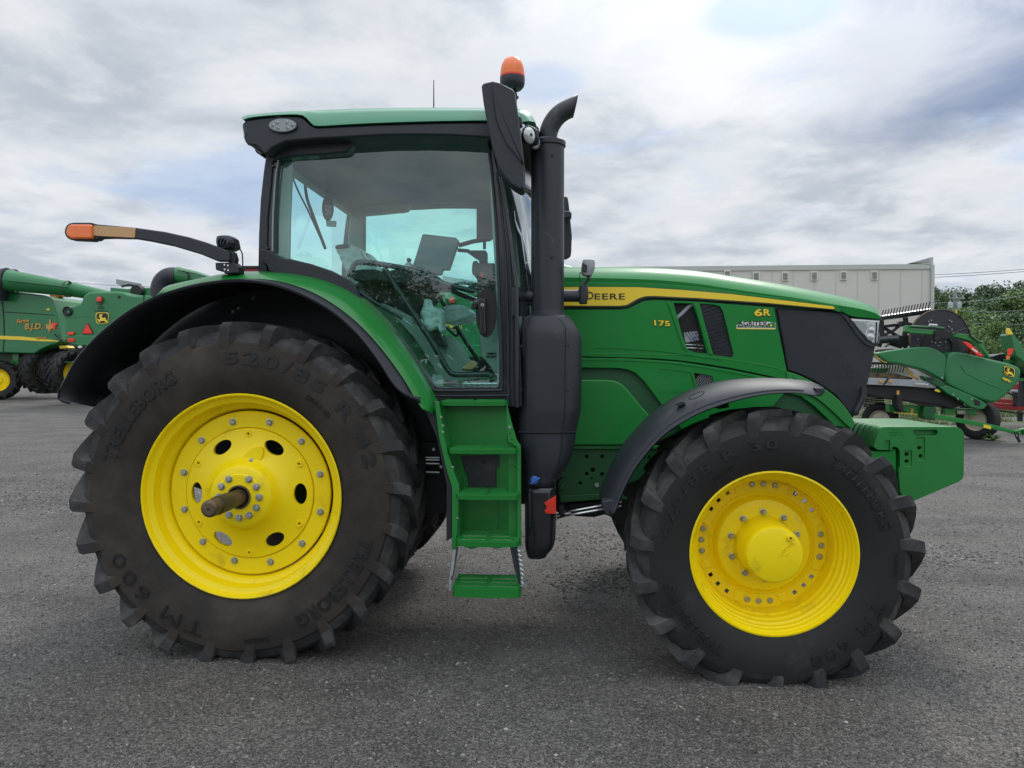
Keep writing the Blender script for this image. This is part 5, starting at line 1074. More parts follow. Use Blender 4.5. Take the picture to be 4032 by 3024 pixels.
# --- draper header on its trailer
YH = 17.5
hd = empty('draper_header', (HH.w((1000,1100),YH+1).x, YH+1.5, .9), 'green draper header with black reel disc and long tines, loaded on a green trailer', 'header')
xc = HH.w((1000,765), YH+.3); rd = (HH.w((1000,765),YH+.3)-HH.w((1000,535),YH+.3)).length
rs = MB(); n = 56; rs.lathe([(0,0),(rd*.97,0),(rd,.02),(rd,.06),(0,.06)], xc, 'Y', n); rs.make('reel_end_disc', 'black', hd, ang=30)
MB().lathe([(rd*.985,-.02),(rd*1.01,-.01),(rd*1.01,.05)], xc, 'Y', n).make('disc_rim', 'rust', hd)
MB().lathe([(rd*.40,-.04),(rd*.62,-.03),(rd*.62,-.0)], xc+Vector((0,0,-.2)), 'Y', 40).make('disc_cover', 'dark', hd)
for x,y in ((915,630),(935,622),(1080,622),(1095,633),(1075,672),(1098,693),(940,790),(1005,795),(830,770),(1050,792),(968,800),(992,822)): disc('disc_bolt', HH, (x,y), 5, YH+.24, .03, 'steel', hd, n=8)
P2('end_shield_front', HH, cr([(487,882),(600,860),(760,840),(850,832),(930,836),(1000,866),(1058,905)],2)+[(1060,1000),(1040,1105),(960,1060),(870,1012),(720,975),(640,960),(590,955)], YH, .35, 'bggreen', hd, bevel=.04, seg=3)
P2('shield_scuff', HH, [(490,892),(520,918),(560,945),(590,955),(575,960),(530,935),(495,905)], YH-.02, .04, 'gold', hd)
P2('end_shield_rear', HH, cr([(1058,960),(1072,900),(1100,877),(1140,872),(1250,893),(1400,928),(1560,965),(1625,995),(1643,1030),(1635,1080),(1600,1140),(1480,1250),(1440,1270),(1390,1268),(1250,1220),(1100,1150),(1055,1110),(1050,1030)],3,True), YH-.05, .5, 'bggreen', hd, bevel=.06, seg=4)
P2('shield_gap', HH, [(1056,905),(1082,900),(1060,1085),(1040,1100)], YH+.02, .1, 'dark', hd)
MB().tube(HH.ws(cr([(1165,980),(1200,1030),(1260,1065),(1380,1120),(1490,1165)],4), YH-.05), .012, 6).make('shield_crease', 'bggreen', hd)
emblem(HH, 1508, 987, 1592, 1066, YH-.08, hd, .01, skew=.25)
lettering('model_lettering', '40FD', HH, (1492,1085), (1560,1116), (1494,1066), YH-.08, 'yellowf', hd, .01, .06)
P2('reel_arm', HH, [(728,712),(735,660),(765,665),(775,685),(970,700),(970,738),(775,722)], YH-.2, .15, 'green2', hd, bevel=.015)
P2('reel_arm', HH, cr([(1095,715),(1180,728),(1260,745),(1330,795),(1370,860),(1400,915)],3)+cr([(1392,925),(1370,900),(1320,835),(1260,795),(1180,768),(1100,750)],3), YH-.2, .15, 'green2', hd, bevel=.015)
P2('arm_pad', HH, [(962,705),(1100,706),(1105,760),(1060,770),(1020,765),(960,790)], YH-.25, .1, 'dark', hd, bevel=.01)
MB().tube(HH.ws([(770,672),(960,680),(1035,688)], YH-.22), .03, 8).make('lift_cylinder', 'dkgreen', hd)
MB().tube(HH.ws([(920,665),(920,655),(980,660)], YH-.26), .02, 6).make('grab_handle', 'white', hd)
MB().tube(HH.ws(cr([(1090,740),(1150,710),(1225,690),(1240,740),(1300,790),(1330,800)],4), YH-.24), .018, 6).make('hydraulic_hose', 'dark', hd)
P2('red_safety_stop', HH, [(1180,790),(1230,798),(1345,900),(1335,908),(1300,902)], YH-.27, .06, 'redr', hd, bevel=.01)
P2('stop_label', HH, [(1255,838),(1300,868),(1297,880),(1252,850)], YH-.28, .02, 'white', hd)
MB().tube(HH.ws(cr([(1215,860),(1230,830),(1250,850),(1250,890)],4), YH-.1), .02, 6).make('red_hose', 'redp', hd)
# reel bat with tines
MB().tube([HH.w((540,606),YH+.5), HH.w((925,548),YH+.5)], .06, 8).make('reel_bat', 'gloss', hd)
MB().tube([HH.w((540,598),YH+.45), HH.w((925,541),YH+.45)], .02, 6).make('bat_tube', 'dark', hd)
for i in range(17):
    t = i/16; x = 545+t*365; y = 600-t*53; h = 70-12*(1-t)
    MB().tube(HH.ws(cr([(x,y),(x+2,y-h*.4),(x+12,y-h)],3), YH+.45), .012, 5).make('reel_tine', 'dark', hd)
for i in range(3): MB().tube(HH.ws([(660+i*15,640-4*i),(780,660-i*8)], YH+.7), .01, 5).make('reel_tine', 'dark', hd)
MB().tube(HH.ws([(560,672),(640,660),(780,655)], YH+.6), .035, 6).make('reel_bat', 'gloss', hd)
for i in range(14): MB().tube(HH.ws([(548+i*17,672-i),(552+i*17,682-i)], YH+.55), .015, 5).make('tine_clip', 'dark', hd)
for pts, r_ in (([(728,600),(735,650),(725,750)],.06), ([(540,615),(545,740),(520,830)],.06), ([(560,680),(690,760),(760,790)],.04), ([(560,740),(640,700),(700,650)],.035), ([(570,830),(660,770)],.03), ([(690,760),(735,840)],.05), ([(600,800),(700,830)],.05)):
    MB().tube(HH.ws(pts, YH+.6), r_, 8).make('reel_spider', 'dark' if r_ > .032 else 'grey', hd)
MB().tube(HH.ws([(515,778),(640,770),(665,772)], YH+.5), .09, 12).make('reel_tube', 'gloss', hd)
P2('gear_plate', HH, [(640,800),(690,740),(760,740),(770,820),(700,835)], YH+.55, .1, 'dark', hd, bevel=.01)
MB().tube(HH.ws([(495,865),(560,858),(660,855)], YH+.4), .03, 6).make('cutter_bar', 'dark', hd)
for i in range(14): MB().tube(HH.ws([(495+i*14,862),(500+i*14,873)], YH+.38), .014, 5).make('guard_finger', 'dark', hd)
MB().tube(HH.ws([(465,960),(560,962),(680,965)], YH+.4), .03, 6).make('cutter_bar', 'dark', hd)
for i in range(12): MB().tube(HH.ws(cr([(470+i*22,962),(478+i*22,985),(465+i*22,1035)],3), YH+.35), .012, 5).make('reel_tine', 'dark', hd)
P2('header_back_sheet', HH, [(450,998),(560,970),(730,985),(800,1040),(780,1060),(440,1040)], YH+.8, .05, 'white', hd)
P2('header_back_green', HH, [(450,1000),(600,1000),(585,1030),(440,1030)], YH+.7, .1, 'bggreen', hd)
MB().tube(HH.ws(cr([(735,988),(760,1040),(830,1088)],4), YH+.2), .025, 8).make('yellow_hose', 'gold', hd)
P2('draper_deck', HH, [(430,1032),(640,1038),(790,1075),(780,1090),(435,1075)], YH+.3, .6, 'rust', hd)
P2('end_panel', HH, [(420,1075),(560,1080),(985,1102),(970,1158),(700,1140),(415,1128)], YH-.02, .3, 'grey', hd, bevel=.01)
P2('end_panel_cap', HH, [(985,1102),(1022,1122),(1000,1165),(968,1158)], YH-.03, .3, 'dark', hd)
P2('frame_strut', HH, [(590,1080),(604,1080),(570,1128),(556,1128)], YH-.04, .04, 'dark', hd)
for x in (525,598): P2('yellow_tag', HH, [(x,1094),(x+32,1096),(x+30,1113),(x-2,1111)], YH-.05, .02, 'gold', hd)
lettering('panel_lettering', 'contour', HH, (806,1128), (915,1136), (808,1110), YH-.05, 'white', hd, .01, .02)
P2('header_underside', HH, [(410,1128),(700,1138),(960,1160),(1060,1200),(1200,1290),(1090,1320),(1000,1290),(760,1260),(560,1235),(410,1200)], YH+.1, 1.6, 'dark', hd, bevel=.02)
P2('frame_casting', HH, [(1000,1150),(1060,1135),(1250,1215),(1340,1260),(1380,1290),(1350,1320),(1310,1325),(1240,1305),(1180,1260),(1060,1200)], YH-.1, .2, 'bggreen', hd, bevel=.02)
P2('casting_hole', HH, [(1265,1240),(1320,1260),(1315,1295),(1280,1290)], YH-.11, .02, 'dark', hd)
P2('linkage', HH, [(870,1060),(1000,1085),(1060,1140),(1000,1150),(880,1085)], YH-.08, .2, 'dkgreen', hd, bevel=.01)
P2('wrench_slot', HH, [(900,1072),(960,1085),(960,1097),(905,1088)], YH-.09, .02, 'dark', hd)
P2('yellow_tag', HH, [(965,1165),(1005,1178),(1002,1190),(962,1178)], YH-.05, .02, 'yellowf', hd)
for x,y in ((1108,1207),(1257,1245),(1145,1240),(1020,1075)): disc('frame_bolt', HH, (x,y), 7, YH-.12, .03, 'steel', hd, n=8)
for i in range(7): MB().tube(HH.ws([(400,1232+i*14),(560,1222+i*16)], YH+.9+.15*i), .02, 6).make('frame_rod', ('dark','grey')[i%3 == 0], hd)
P2('support_leg', HH, [(660,1210),(700,1215),(720,1330),(740,1345),(700,1345),(672,1300)], YH, .3, 'dark', hd, bevel=.01)
P2('yellow_decal', HH, [(663,1176),(682,1176),(682,1208),(663,1208)], YH-.02, .02, 'gold', hd)
# trailer
tl = empty('header_trailer', (HH.w((1000,1400),YH+.5).x, YH+.8, 0), 'green four wheeled header trailer with a long drawbar carrying the draper header', 'trailer')
P2('main_beam', HH, [(600,1285),(960,1300),(960,1360),(600,1345)], YH+.3, .2, 'green2', tl, bevel=.01)
P2('main_beam', HH, [(1040,1312),(1290,1320),(1290,1368),(1040,1365)], YH+.2, .2, 'green2', tl, bevel=.01)
P2('front_bolster', HH, [(880,1300),(980,1310),(965,1380),(960,1410),(890,1400),(870,1380)], YH+.1, .3, 'dkgreen', tl, bevel=.02)
P2('drawbar', HH, [(960,1360),(1050,1375),(1250,1410),(1450,1452),(1560,1480),(1600,1490),(1663,1480),(1663,1525),(1600,1522),(1540,1505),(1300,1455),(1100,1420),(960,1395)], YH-.5, .12, 'green2', tl, bevel=.01)
P2('drawbar_tag', HH, [(1348,1442),(1405,1454),(1403,1480),(1347,1468)], YH-.52, .03, 'yellowf', tl)
P2('hitch_eye', HH, [(1635,1480),(1680,1470),(1720,1500),(1700,1535),(1640,1525)], YH-.5, .12, 'green2', tl, bevel=.02)
MB().tube(HH.ws(cr([(1590,1500),(1600,1540),(1615,1550),(1622,1530),(1605,1500)],3), YH-.55), .012, 6).make('safety_chain', 'dark', tl)
MB().tube(HH.ws([(1608,1540),(1630,1580)], YH-.55), .03, 8).make('wiring_plug', 'dark', tl)
P2('maker_plate', HH, [(1134,1328),(1210,1330),(1210,1364),(1134,1362)], YH+.17, .02, 'letter', tl)
P2('maker_plate_face', HH, [(1137,1331),(1207,1333),(1207,1361),(1137,1359)], YH+.165, .02, 'cream', tl); P2('maker_plate_field', HH, [(1139,1334),(1205,1336),(1205,1358),(1139,1356)], YH+.16, .02, 'letter', tl)
lettering('maker_lettering', 'HORST', HH, (1142,1354), (1202,1356), (1142,1337), YH+.15, 'cream', tl, .01, .06)
P2('yellow_decal', HH, [(773,1317),(792,1318),(792,1353),(773,1352)], YH+.28, .02, 'gold', tl)
P2('warning_strip', HH, [(640,1345),(830,1360),(830,1366),(640,1352)], YH+.28, .02, 'yellowf', tl)
bgwheel(tl, Vector((HH.w((530,1330),YH+1.0).x, YH+1.0, .395)), .395, .24, R(-28), 'cream', 0)
bgwheel(tl, Vector((HH.w((1300,1380),YH+.55).x, YH+.55, .44)), .44, .30, R(-52), 'cream', 0)
MB().tube([HH.w((530,1330),YH+1.2), HH.w((900,1340),YH+1.2)], .05, 8).make('axle', 'dkgreen', tl)
# corn head snouts at the right edge and red implement
YS = 20.0
ch = empty('corn_header', (HH.w((1640,1000),YS).x+.8, YS+.5, .9), 'green row header with yellow tipped snout and orange reflector at the right edge', 'header')
P2('snout', HH, cr([(1555,738),(1580,730),(1620,780),(1663,845),(1760,1000)],3)+[(1800,1100),(1640,930),(1600,900),(1570,800)], YS, .5, 'bggreen', ch, bevel=.04)
P2('snout_tip', HH, [(1538,700),(1543,682),(1552,685),(1584,733),(1562,738),(1541,738)], YS-.02, .12, 'yellowf', ch, bevel=.02)
P2('warning_flag', HH, [(1536,860),(1545,848),(1583,842),(1580,860),(1560,900),(1540,905)], YS-.1, .03, 'redr', ch)
P2('warning_flag', HH, [(1524,905),(1560,895),(1548,930),(1530,930)], YS-.1, .03, 'orange', ch)
P2('row_unit', HH, [(1420,905),(1470,888),(1560,880),(1600,900),(1800,920),(1800,1090),(1560,1000),(1420,930)], YS+.6, .5, 'dark', ch, bevel=.02)
P2('row_unit_frame', HH, [(1530,930),(1610,920),(1663,925),(1800,940),(1800,1000),(1640,960),(1540,960)], YS+.3, .2, 'bggreen', ch, bevel=.02)
P2('toolbar', HH, [(1600,1075),(1800,1085),(1800,1105),(1590,1100)], YS+.3, .3, 'green2', ch)
P2('support_stand', HH, [(1600,1040),(1700,1040),(1710,1300),(1640,1300),(1660,1100)], YS+.5, .2, 'dark', ch)
YI = 21.5
ri = empty('tillage_implement', (HH.w((1560,1300),YI).x+.5, YI+.5, .5), 'dark red implement frame standing on the grass at the right edge behind the trailer', 'implement')
P2('frame_beam', HH, [(1380,1265),(1550,1280),(1800,1300),(1800,1345),(1550,1328),(1375,1310)], YI, .2, 'redp', ri, bevel=.02)
P2('frame_beam', HH, [(1480,1240),(1600,1245),(1800,1250),(1800,1285),(1600,1280),(1440,1268)], YI+.8, .2, 'redp', ri, bevel=.02)
P2('upper_beam', HH, [(1580,1120),(1800,1125),(1800,1175),(1570,1165)], YI+.5, .2, 'redp', ri, bevel=.02)
P2('frame_post', HH, [(1595,1190),(1630,1200),(1630,1300),(1600,1290)], YI-.1, .15, 'dark', ri)
P2('frame_strut', HH, [(1520,1190),(1545,1190),(1800,1280),(1800,1300)], YI-.15, .1, 'dark', ri)
P2('ground_leg', HH, [(1635,1340),(1655,1340),(1655,1420),(1635,1420)], YI, .15, 'dark', ri)
MB().tube(HH.ws([(1400,1320),(1550,1345),(1800,1370)], YI-.1), .025, 6).make('frame_rod', 'dark', ri)
MB().tube(HH.ws([(1560,1180),(1800,1190)], YI+.2), .04, 6).make('frame_rod', 'grey', ri)
# utility pole and wires
YP = 64.0
up = empty('utility_pole', (Q.w((1080,1300),YP).x, YP, 0), 'wooden utility pole with crossarm and two grey transformers before the trees', 'utility pole')
px, pt = up.location.x, Q.w((1080,1010),YP).z
MB().tube([(px,YP,-.3),(px,YP,pt)], [.17,.13], 12).make('pole_shaft', 'pole', up)
MB().tube([Q.w((1075,1030),YP), Q.w((1110,995),YP)], [.12,.05], 8).make('pole_top', 'pole', up)
za = Q.w((1090,1140),YP).z; MB().box((px+.1,YP-.2,za),(Q.w((1210,0),YP).x-Q.w((985,0),YP).x,.10,.13)).make('crossarm', 'pole', up)
for x in (990,1110,1207): p = Q.w((x,1130),YP-.2); MB().tube([p,p+Vector((0,0,.18))],[.05,.03],8).make('insulator', 'tank', up)
for x in (1005,1145): p = Q.w((x,1250),YP-.3); MB().lathe([(0,-.24),(.17,-.24),(.18,-.22),(.18,.20),(.15,.23),(0,.24)], p, 'Z', 18).make('transformer', 'tank', up); MB().tube([p+Vector((0,0,.2)),p+Vector((0,0,.42))], .025, 6).make('bushing', 'tank', up)
MB().tube([Q.w((1093,1310),YP-.1), Q.w((1100,1380),YP-.1)], .07, 6).make('guy_guard', 'yellowf', up)
for (z, a, b_, Y, lab) in ((Q,(-900,800),(2600,632),95,'upper thin power wire crossing the sky right of the warehouse'),(Q,(-900,845),(2600,668),95,'lower thin power wire crossing the sky right of the warehouse'),
    (Q,(680,1205),(2400,1060),76,'thin wire passing in front of the trees at crossarm height'),(Q,(1100,1500),(2400,1545),76,'lowest thin wire in front of the trees'),
    (Q,(1090,1335),(2400,1300),76,'thin wire in front of the trees just below the transformers'),
    (G,(560,572),(1500,618),120,'faint power wire above the combine roofs at the left')):
    pa, pb = z.w(a,Y), z.w(b_,Y); w = MB().tube([pa.lerp(pb,i/8)+Vector((0,0,-.25*(1-(i/4-1)**2))) for i in range(9)], .035 if Y > 80 else .025, 5).make('power_wire', 'wire'); tag(w, lab, 'wire', 'power wires')
# --- trees
LEAF = {}
for nm, c1, c2 in (('leaf_dark',(.046,.088,.044),(.088,.142,.064)),('leaf_mid',(.060,.125,.048),(.120,.20,.074)),('leaf_light',(.08,.16,.04),(.16,.25,.075))):  # leaf_dark is lifted and bluer: distance haze put into its colour
    m = bpy.data.materials.new(nm); m.use_nodes = True; nt = m.node_tree; p = nt.nodes['Principled BSDF']; p.inputs['Roughness'].default_value = .6
    oi = nt.nodes.new('ShaderNodeNewGeometry'); mx = nt.nodes.new('ShaderNodeMix'); mx.data_type = 'RGBA'
    mx.inputs[6].default_value = (*c1,1); mx.inputs[7].default_value = (*c2,1); nt.links.new(oi.outputs['Random Per Island'], mx.inputs[0]); nt.links.new(mx.outputs[2], p.inputs['Base Color'])
    MT[nm] = m
def tree_mesh(seed, H_, Wd, dens, leaf, ls=.24, conif=False):
    rnd = random.Random(seed); t = MB(); lv = MB()
    tr = [Vector((0,0,-.2)), Vector((rnd.uniform(-.2,.2),0,H_*.3)), Vector((rnd.uniform(-.4,.4),rnd.uniform(-.3,.3),H_*.62)), Vector((rnd.uniform(-.5,.5),0,H_*.93))]
    t.tube(tr, [.22,.18,.12,.03], 7)
    lobes = []
    for i in range(13 if not conif else 9):
        f = rnd.random()**.8; zc = H_*(.22+.70*f); wr = Wd*.5*(math.sin(math.pi*(.18+.72*f))**.7 if not conif else (1.05-f))
        a = rnd.random()*6.28; c = Vector((wr*.7*math.cos(a), wr*.7*math.sin(a), zc)); r = Wd*rnd.uniform(.16,.27)
        lobes.append((c,r)); b0 = tr[1].lerp(tr[2], rnd.random()); t.tube([b0, (b0+c)/2+Vector((0,0,.2)), c], [.08,.05,.02], 5)
    lobes.append((tr[3]+Vector((0,0,-.2)), Wd*.15))
    for c,r in lobes:
        for k in range(dens):
            d = Vector((rnd.gauss(0,1),rnd.gauss(0,1),rnd.gauss(0,1))).normalized(); q = c+Vector((d.x*r*1.1,d.y*r*1.1,d.z*r*.85))*rnd.uniform(.55,1.12)
            u = Vector((rnd.gauss(0,1),rnd.gauss(0,1),rnd.gauss(0,.6))).normalized(); v = u.cross(Vector((rnd.gauss(0,1),rnd.gauss(0,1),rnd.gauss(0,1)))).normalized(); s = ls*rnd.uniform(.5,1.2)
            lv.add([q-u*s*.6, q-v*s*.4, q+u*s*.6, q+v*s*.4], [(0,1,2,3)])
    return t, lv
protos = []
for i,(h,w,d,lf) in enumerate(((10,6.5,420,'leaf_dark'),(11,6,420,'leaf_mid'),(8.5,6.5,420,'leaf_light'),(12,5.5,330,'leaf_dark'),(9.5,7,420,'leaf_mid'))):
    t, lv = tree_mesh(30+i, h, w, d, lf)
    mt_, ml_ = bpy.data.meshes.new('trunk'), bpy.data.meshes.new('crown')
    mt_.from_pydata([tuple(v) for v in t.v],[],t.f); ml_.from_pydata([tuple(v) for v in lv.v],[],lv.f); mt_.materials.append(MT['bark']); ml_.materials.append(MT[lf]); protos.append((h,mt_,ml_))
def tree(x, y, z, top, kind, label, rz=0, cat='tree'):
    h, mt_, ml_ = protos[kind]; s = (top-z)/h
    r = empty('tree', (x,y,z), label, cat, 'trees behind the yard'); r.scale = (s*1.05,s*1.05,s); r.rotation_euler = (0,0,rz)
    for nm, me in (('trunk',mt_),('crown',ml_)):
        o = bpy.data.objects.new(nm, me); COL.objects.link(o); o.parent = r
TL = [(690,885,112,3,'slim dark tree just past the warehouse corner'),(800,1045,108,1,'low bushy tree beside the warehouse corner flashing'),(905,1052,116,0,'dark rounded tree left of the utility pole'),
      (1010,1060,118,4,'leafy tree directly behind the left transformer'),(1190,1050,116,0,'dark leafy tree right behind the utility pole crossarm'),(1330,1070,118,1,'mid green tree between the pole and the tall dark tree'),
      (1530,880,112,3,'tall dark ragged tree, highest right of the utility pole'),(1640,960,116,0,'dark tree leaning on the right side of the tall ragged tree'),(1800,940,118,3,'narrow dark tree midway between two taller trees'),
      (1930,950,116,3,'thin dark tree with gaps of sky near the right edge'),(2060,990,110,1,'green tree in front of the tallest one at the right edge'),(2170,800,114,3,'tallest dark tree, cut by the right edge of the photo'),
      (1180,1320,82,2,'light green rounded tree just right of the pole base'),(1330,1330,86,4,'mid green tree low behind the black reel disc'),(1560,1160,98,1,'broad green tree in the middle of the wood edge'),(1750,1120,100,4,'wide green tree below the narrow dark one'),
      (1950,1100,98,1,'bright green tree at the middle right of the wood'),(2120,1060,98,2,'light green crown at the right edge below the tallest tree'),(1480,1440,84,0,'dark green bush like tree above the header arm'),(1680,1520,70,2,'pale green shrubby tree behind the yellow snout tip'),(1880,1380,84,4,'leafy green tree low at the right'),(2080,1360,84,1,'green tree low in the right corner of the wood'),
      (900,1240,100,1,'green tree filling the gap under the left transformer'),(760,1220,98,0,'dark tree low beside the warehouse wall')]
for i,(x,y,Y,k,lab) in enumerate(TL):
    p = Q.w((x,y),Y); tree(p.x, Y, -.3, p.z, k, lab, i*1.3)
# wood floor behind: dark undergrowth
rnd = random.Random(5); ug = MB()
for i in range(9000):
    Y = rnd.uniform(96,112); x = NAT.w((rnd.uniform(3640,4300),1449),Y).x; z = rnd.random()**1.2*6.5; s = rnd.uniform(.25,.6)
    u = Vector((rnd.gauss(0,1),rnd.gauss(0,1),rnd.gauss(0,1))).normalized(); v = u.cross(Vector((rnd.gauss(0,1),rnd.gauss(0,1),rnd.gauss(0,1)))).normalized(); q = Vector((x,Y,z)); ug.add([q-u*s,q-v*s*.7,q+u*s,q+v*s*.7],[(0,1,2,3)])
tag(ug.make('undergrowth', 'leaf_dark', None, smooth=False), 'dense undergrowth filling the foot of the wood', 'undergrowth', None, 'stuff')
bk_ = MB()
for i in range(9000):
    q = Vector((rnd.uniform(-60,55),rnd.uniform(-104,-96),rnd.random()*11)); s = rnd.uniform(.5,1.1)
    u = Vector((rnd.gauss(0,1),rnd.gauss(0,1),rnd.gauss(0,1))).normalized(); v = u.cross(Vector((rnd.gauss(0,1),rnd.gauss(0,1),rnd.gauss(0,1)))).normalized(); bk_.add([q-u*s,q-v*s*.7,q+u*s,q+v*s*.7],[(0,1,2,3)])
tag(bk_.make('undergrowth', 'leaf_dark', None, smooth=False), 'dense undergrowth below the tree row behind the photographer', 'undergrowth', None, 'stuff')
# tree line and sky behind the photographer is what the paint mirrors
for i in range(12):
    x = -44+i*7.4; tree(x, -92-5*(i%3), -.3, 13.5+1.6*((i*7)%4), (0,3,1,4)[i%4], ['first','second','third','fourth','fifth','sixth','seventh','eighth','ninth','tenth','eleventh','twelfth'][i]+' tree from the left in the row behind the photographer', i)
# ---------------------------------------------------------------- ground
xs = [-260,-180,-120,-80,-50]+[ -36+i*1.0 for i in range(70)]+[40,60,90,130,190,260]
ys = [-70,-45,-25,-12,-5]+[i*1.0 for i in range(0,70)]+[75,85,100,130,180,260,400]
vs = [(x,y,hgt(x,y)) for y in ys for x in xs]; nx = len(xs)
fs = [(j*nx+i,j*nx+i+1,(j+1)*nx+i+1,(j+1)*nx+i) for j in range(len(ys)-1) for i in range(nx-1)]
gm = bpy.data.materials.new('asphalt_gravel'); gm.use_nodes = True; nt = gm.node_tree; p = nt.nodes['Principled BSDF']
tc = nt.nodes.new('ShaderNodeTexCoord')
def nz(scale, detail=8, rough=.6, vec=None):
    n = nt.nodes.new('ShaderNodeTexNoise'); n.inputs['Scale'].default_value = scale; n.inputs['Detail'].default_value = detail; n.inputs['Roughness'].default_value = rough
    nt.links.new(vec or tc.outputs['Object'], n.inputs['Vector']); return n.outputs['Fac']
def mrange(f, a, b, c, d):
    m = nt.nodes.new('ShaderNodeMapRange'); m.inputs[1].default_value=a; m.inputs[2].default_value=b; m.inputs[3].default_value=c; m.inputs[4].default_value=d; nt.links.new(f, m.inputs[0]); return m.outputs[0]
def mixc(f, a, b):
    m = nt.nodes.new('ShaderNodeMix'); m.data_type = 'RGBA'; nt.links.new(f, m.inputs[0])
    for i, v in ((6,a),(7,b)):
        if isinstance(v, tuple): m.inputs[i].default_value = (*v,1)
        else: nt.links.new(v, m.inputs[i])
    return m.outputs[2]
G0, G1 = (.128,.119,.110), (.235,.220,.203)
c = mixc(mrange(nz(1.1,6),.35,.65,0,1), G0, G1)
c = mixc(mrange(nz(.33,5,.7),.54,.72,0,.75), c, (.25,.228,.20))            # dusty patches
mpg = nt.nodes.new('ShaderNodeMapping'); mpg.inputs['Scale'].default_value = (.16,1.4,1); mpg.inputs['Rotation'].default_value = (0,0,.12); nt.links.new(tc.outputs['Object'], mpg.inputs['Vector'])
c = mixc(mrange(nz(1.3,6,.6,mpg.outputs[0]),.52,.68,0,.55), c, (.24,.222,.20))
c = mixc(mrange(nz(.8,5,.6,mpg.outputs[0]),.56,.70,0,.5), c, (.040,.038,.037))
vo = nt.nodes.new('ShaderNodeTexVoronoi'); vo.inputs['Scale'].default_value = 115; nt.links.new(tc.outputs['Object'], vo.inputs['Vector'])
vo2 = nt.nodes.new('ShaderNodeTexVoronoi'); vo2.inputs['Scale'].default_value = 48; nt.links.new(tc.outputs['Object'], vo2.inputs['Vector'])
sep = nt.nodes.new('ShaderNodeSeparateColor'); nt.links.new(vo.outputs['Color'], sep.inputs[0])
sep2 = nt.nodes.new('ShaderNodeSeparateColor'); nt.links.new(vo2.outputs['Color'], sep2.inputs[0])
c = mixc(mrange(sep.outputs[0],0,1,0,.8), c, (.034,.031,.029))
c = mixc(mrange(sep.outputs[1],.74,1,0,.75), c, (.30,.285,.265))
c = mixc(mrange(sep2.outputs[1],.94,1,0,.6), c, (.26,.25,.23))
# grass verge far right: by place on the ground
sx = nt.nodes.new('ShaderNodeSeparateXYZ'); nt.links.new(tc.outputs['Object'], sx.inputs[0])
gy = mrange(sx.outputs[1],21.5,23,0,1); gx = mrange(sx.outputs[0],5,7,0,1)
mu = nt.nodes.new('ShaderNodeMath'); mu.operation='MULTIPLY'; nt.links.new(gy,mu.inputs[0]); nt.links.new(gx,mu.inputs[1])
mu2 = nt.nodes.new('ShaderNodeMath'); mu2.operation='MULTIPLY'; nt.links.new(mu.outputs[0],mu2.inputs[0]); nt.links.new(mrange(nz(.9,5),.40,.52,0,1),mu2.inputs[1])
c = mixc(mu2.outputs[0], c, (.085,.115,.04))
nt.links.new(c, p.inputs['Base Color']); p.inputs['Roughness'].default_value = .85; p.inputs['Specular IOR Level'].default_value = .3
hh = nt.nodes.new('ShaderNodeMath'); hh.operation = 'ADD'; nt.links.new(mrange(vo.outputs['Distance'],0,.6,1,0),hh.inputs[0]); nt.links.new(nz(26,8,.7),hh.inputs[1])
bp = nt.nodes.new('ShaderNodeBump'); bp.inputs['Strength'].default_value = .9; bp.inputs['Distance'].default_value = .013; nt.links.new(hh.outputs[0], bp.inputs['Height'])
nt.links.new(bp.outputs[0], p.inputs['Normal'])
gr = mk('ground', vs, fs, gm, None, ang=80); tag(gr, kind='structure')
# loose stones
stm = bpy.data.materials.new('loose_stone'); stm.use_nodes = True; nt2 = stm.node_tree; p2 = nt2.nodes['Principled BSDF']; p2.inputs['Roughness'].default_value = .8
ge = nt2.nodes.new('ShaderNodeNewGeometry'); rp_ = nt2.nodes.new('ShaderNodeValToRGB'); e_ = rp_.color_ramp.elements
e_[0].color = (.05,.048,.047,1); e_[0].position = 0; e_[1].color = (.46,.44,.40,1); e_[1].position = 1
for pos, col in ((.55,(.11,.105,.10,1)),(.86,(.20,.185,.165,1)),(.97,(.27,.26,.24,1))): q_ = e_.new(pos); q_.color = col
nt2.links.new(ge.outputs['Random Per Island'], rp_.inputs[0]); nt2.links.new(rp_.outputs[0], p2.inputs['Base Color'])
rnd = random.Random(3); V = []; FS = []
def stone(x, y, s):
    n = len(V); z = hgt(x,y); k = 5; a0 = rnd.random()*6.28; h = s*rnd.uniform(.35,.7); sx_ = rnd.uniform(.6,1)
    ca, sa = math.cos(a0), math.sin(a0)
    for lv, (hz_, rr) in enumerate(((-.1,1.0),(.5,.9),(1,.45))):
        for i in range(k):
            t = 6.283*i/k+lv*.5; r = s*rr*rnd.uniform(.75,1.15); u_, v_ = r*math.cos(t), r*math.sin(t)*sx_
            V.append((x+u_*ca-v_*sa, y+u_*sa+v_*ca, z+h*hz_))
    for l in range(2):
        for i in range(k): FS.append((n+l*k+i, n+l*k+(i+1)%k, n+(l+1)*k+(i+1)%k, n+(l+1)*k+i))
    FS.append(tuple(n+2*k+i for i in range(k)))
for i in range(60000):
    y = 1.6+ (rnd.random()**1.7)*13; x = rnd.uniform(-.74,.66)*(y+1.2)
    s = .0032+.007*rnd.random()**3+(.007 if rnd.random() > .995 else 0); stone(x, y, s*(1+.04*y))
for (px,py,ax,ay,nn) in ((120,1960,420,70,2600),(2350,2290,190,55,900),(3700,2200,500,60,900),(2300,2130,300,60,700)):
    for i in range(nn):
        d = at(px+rnd.gauss(0,ax*.5), py+rnd.gauss(0,ay*.5), 10); q = EYE/(EYE-d.z); stone(d.x*q, 10*q, .006+.012*rnd.random()**2)
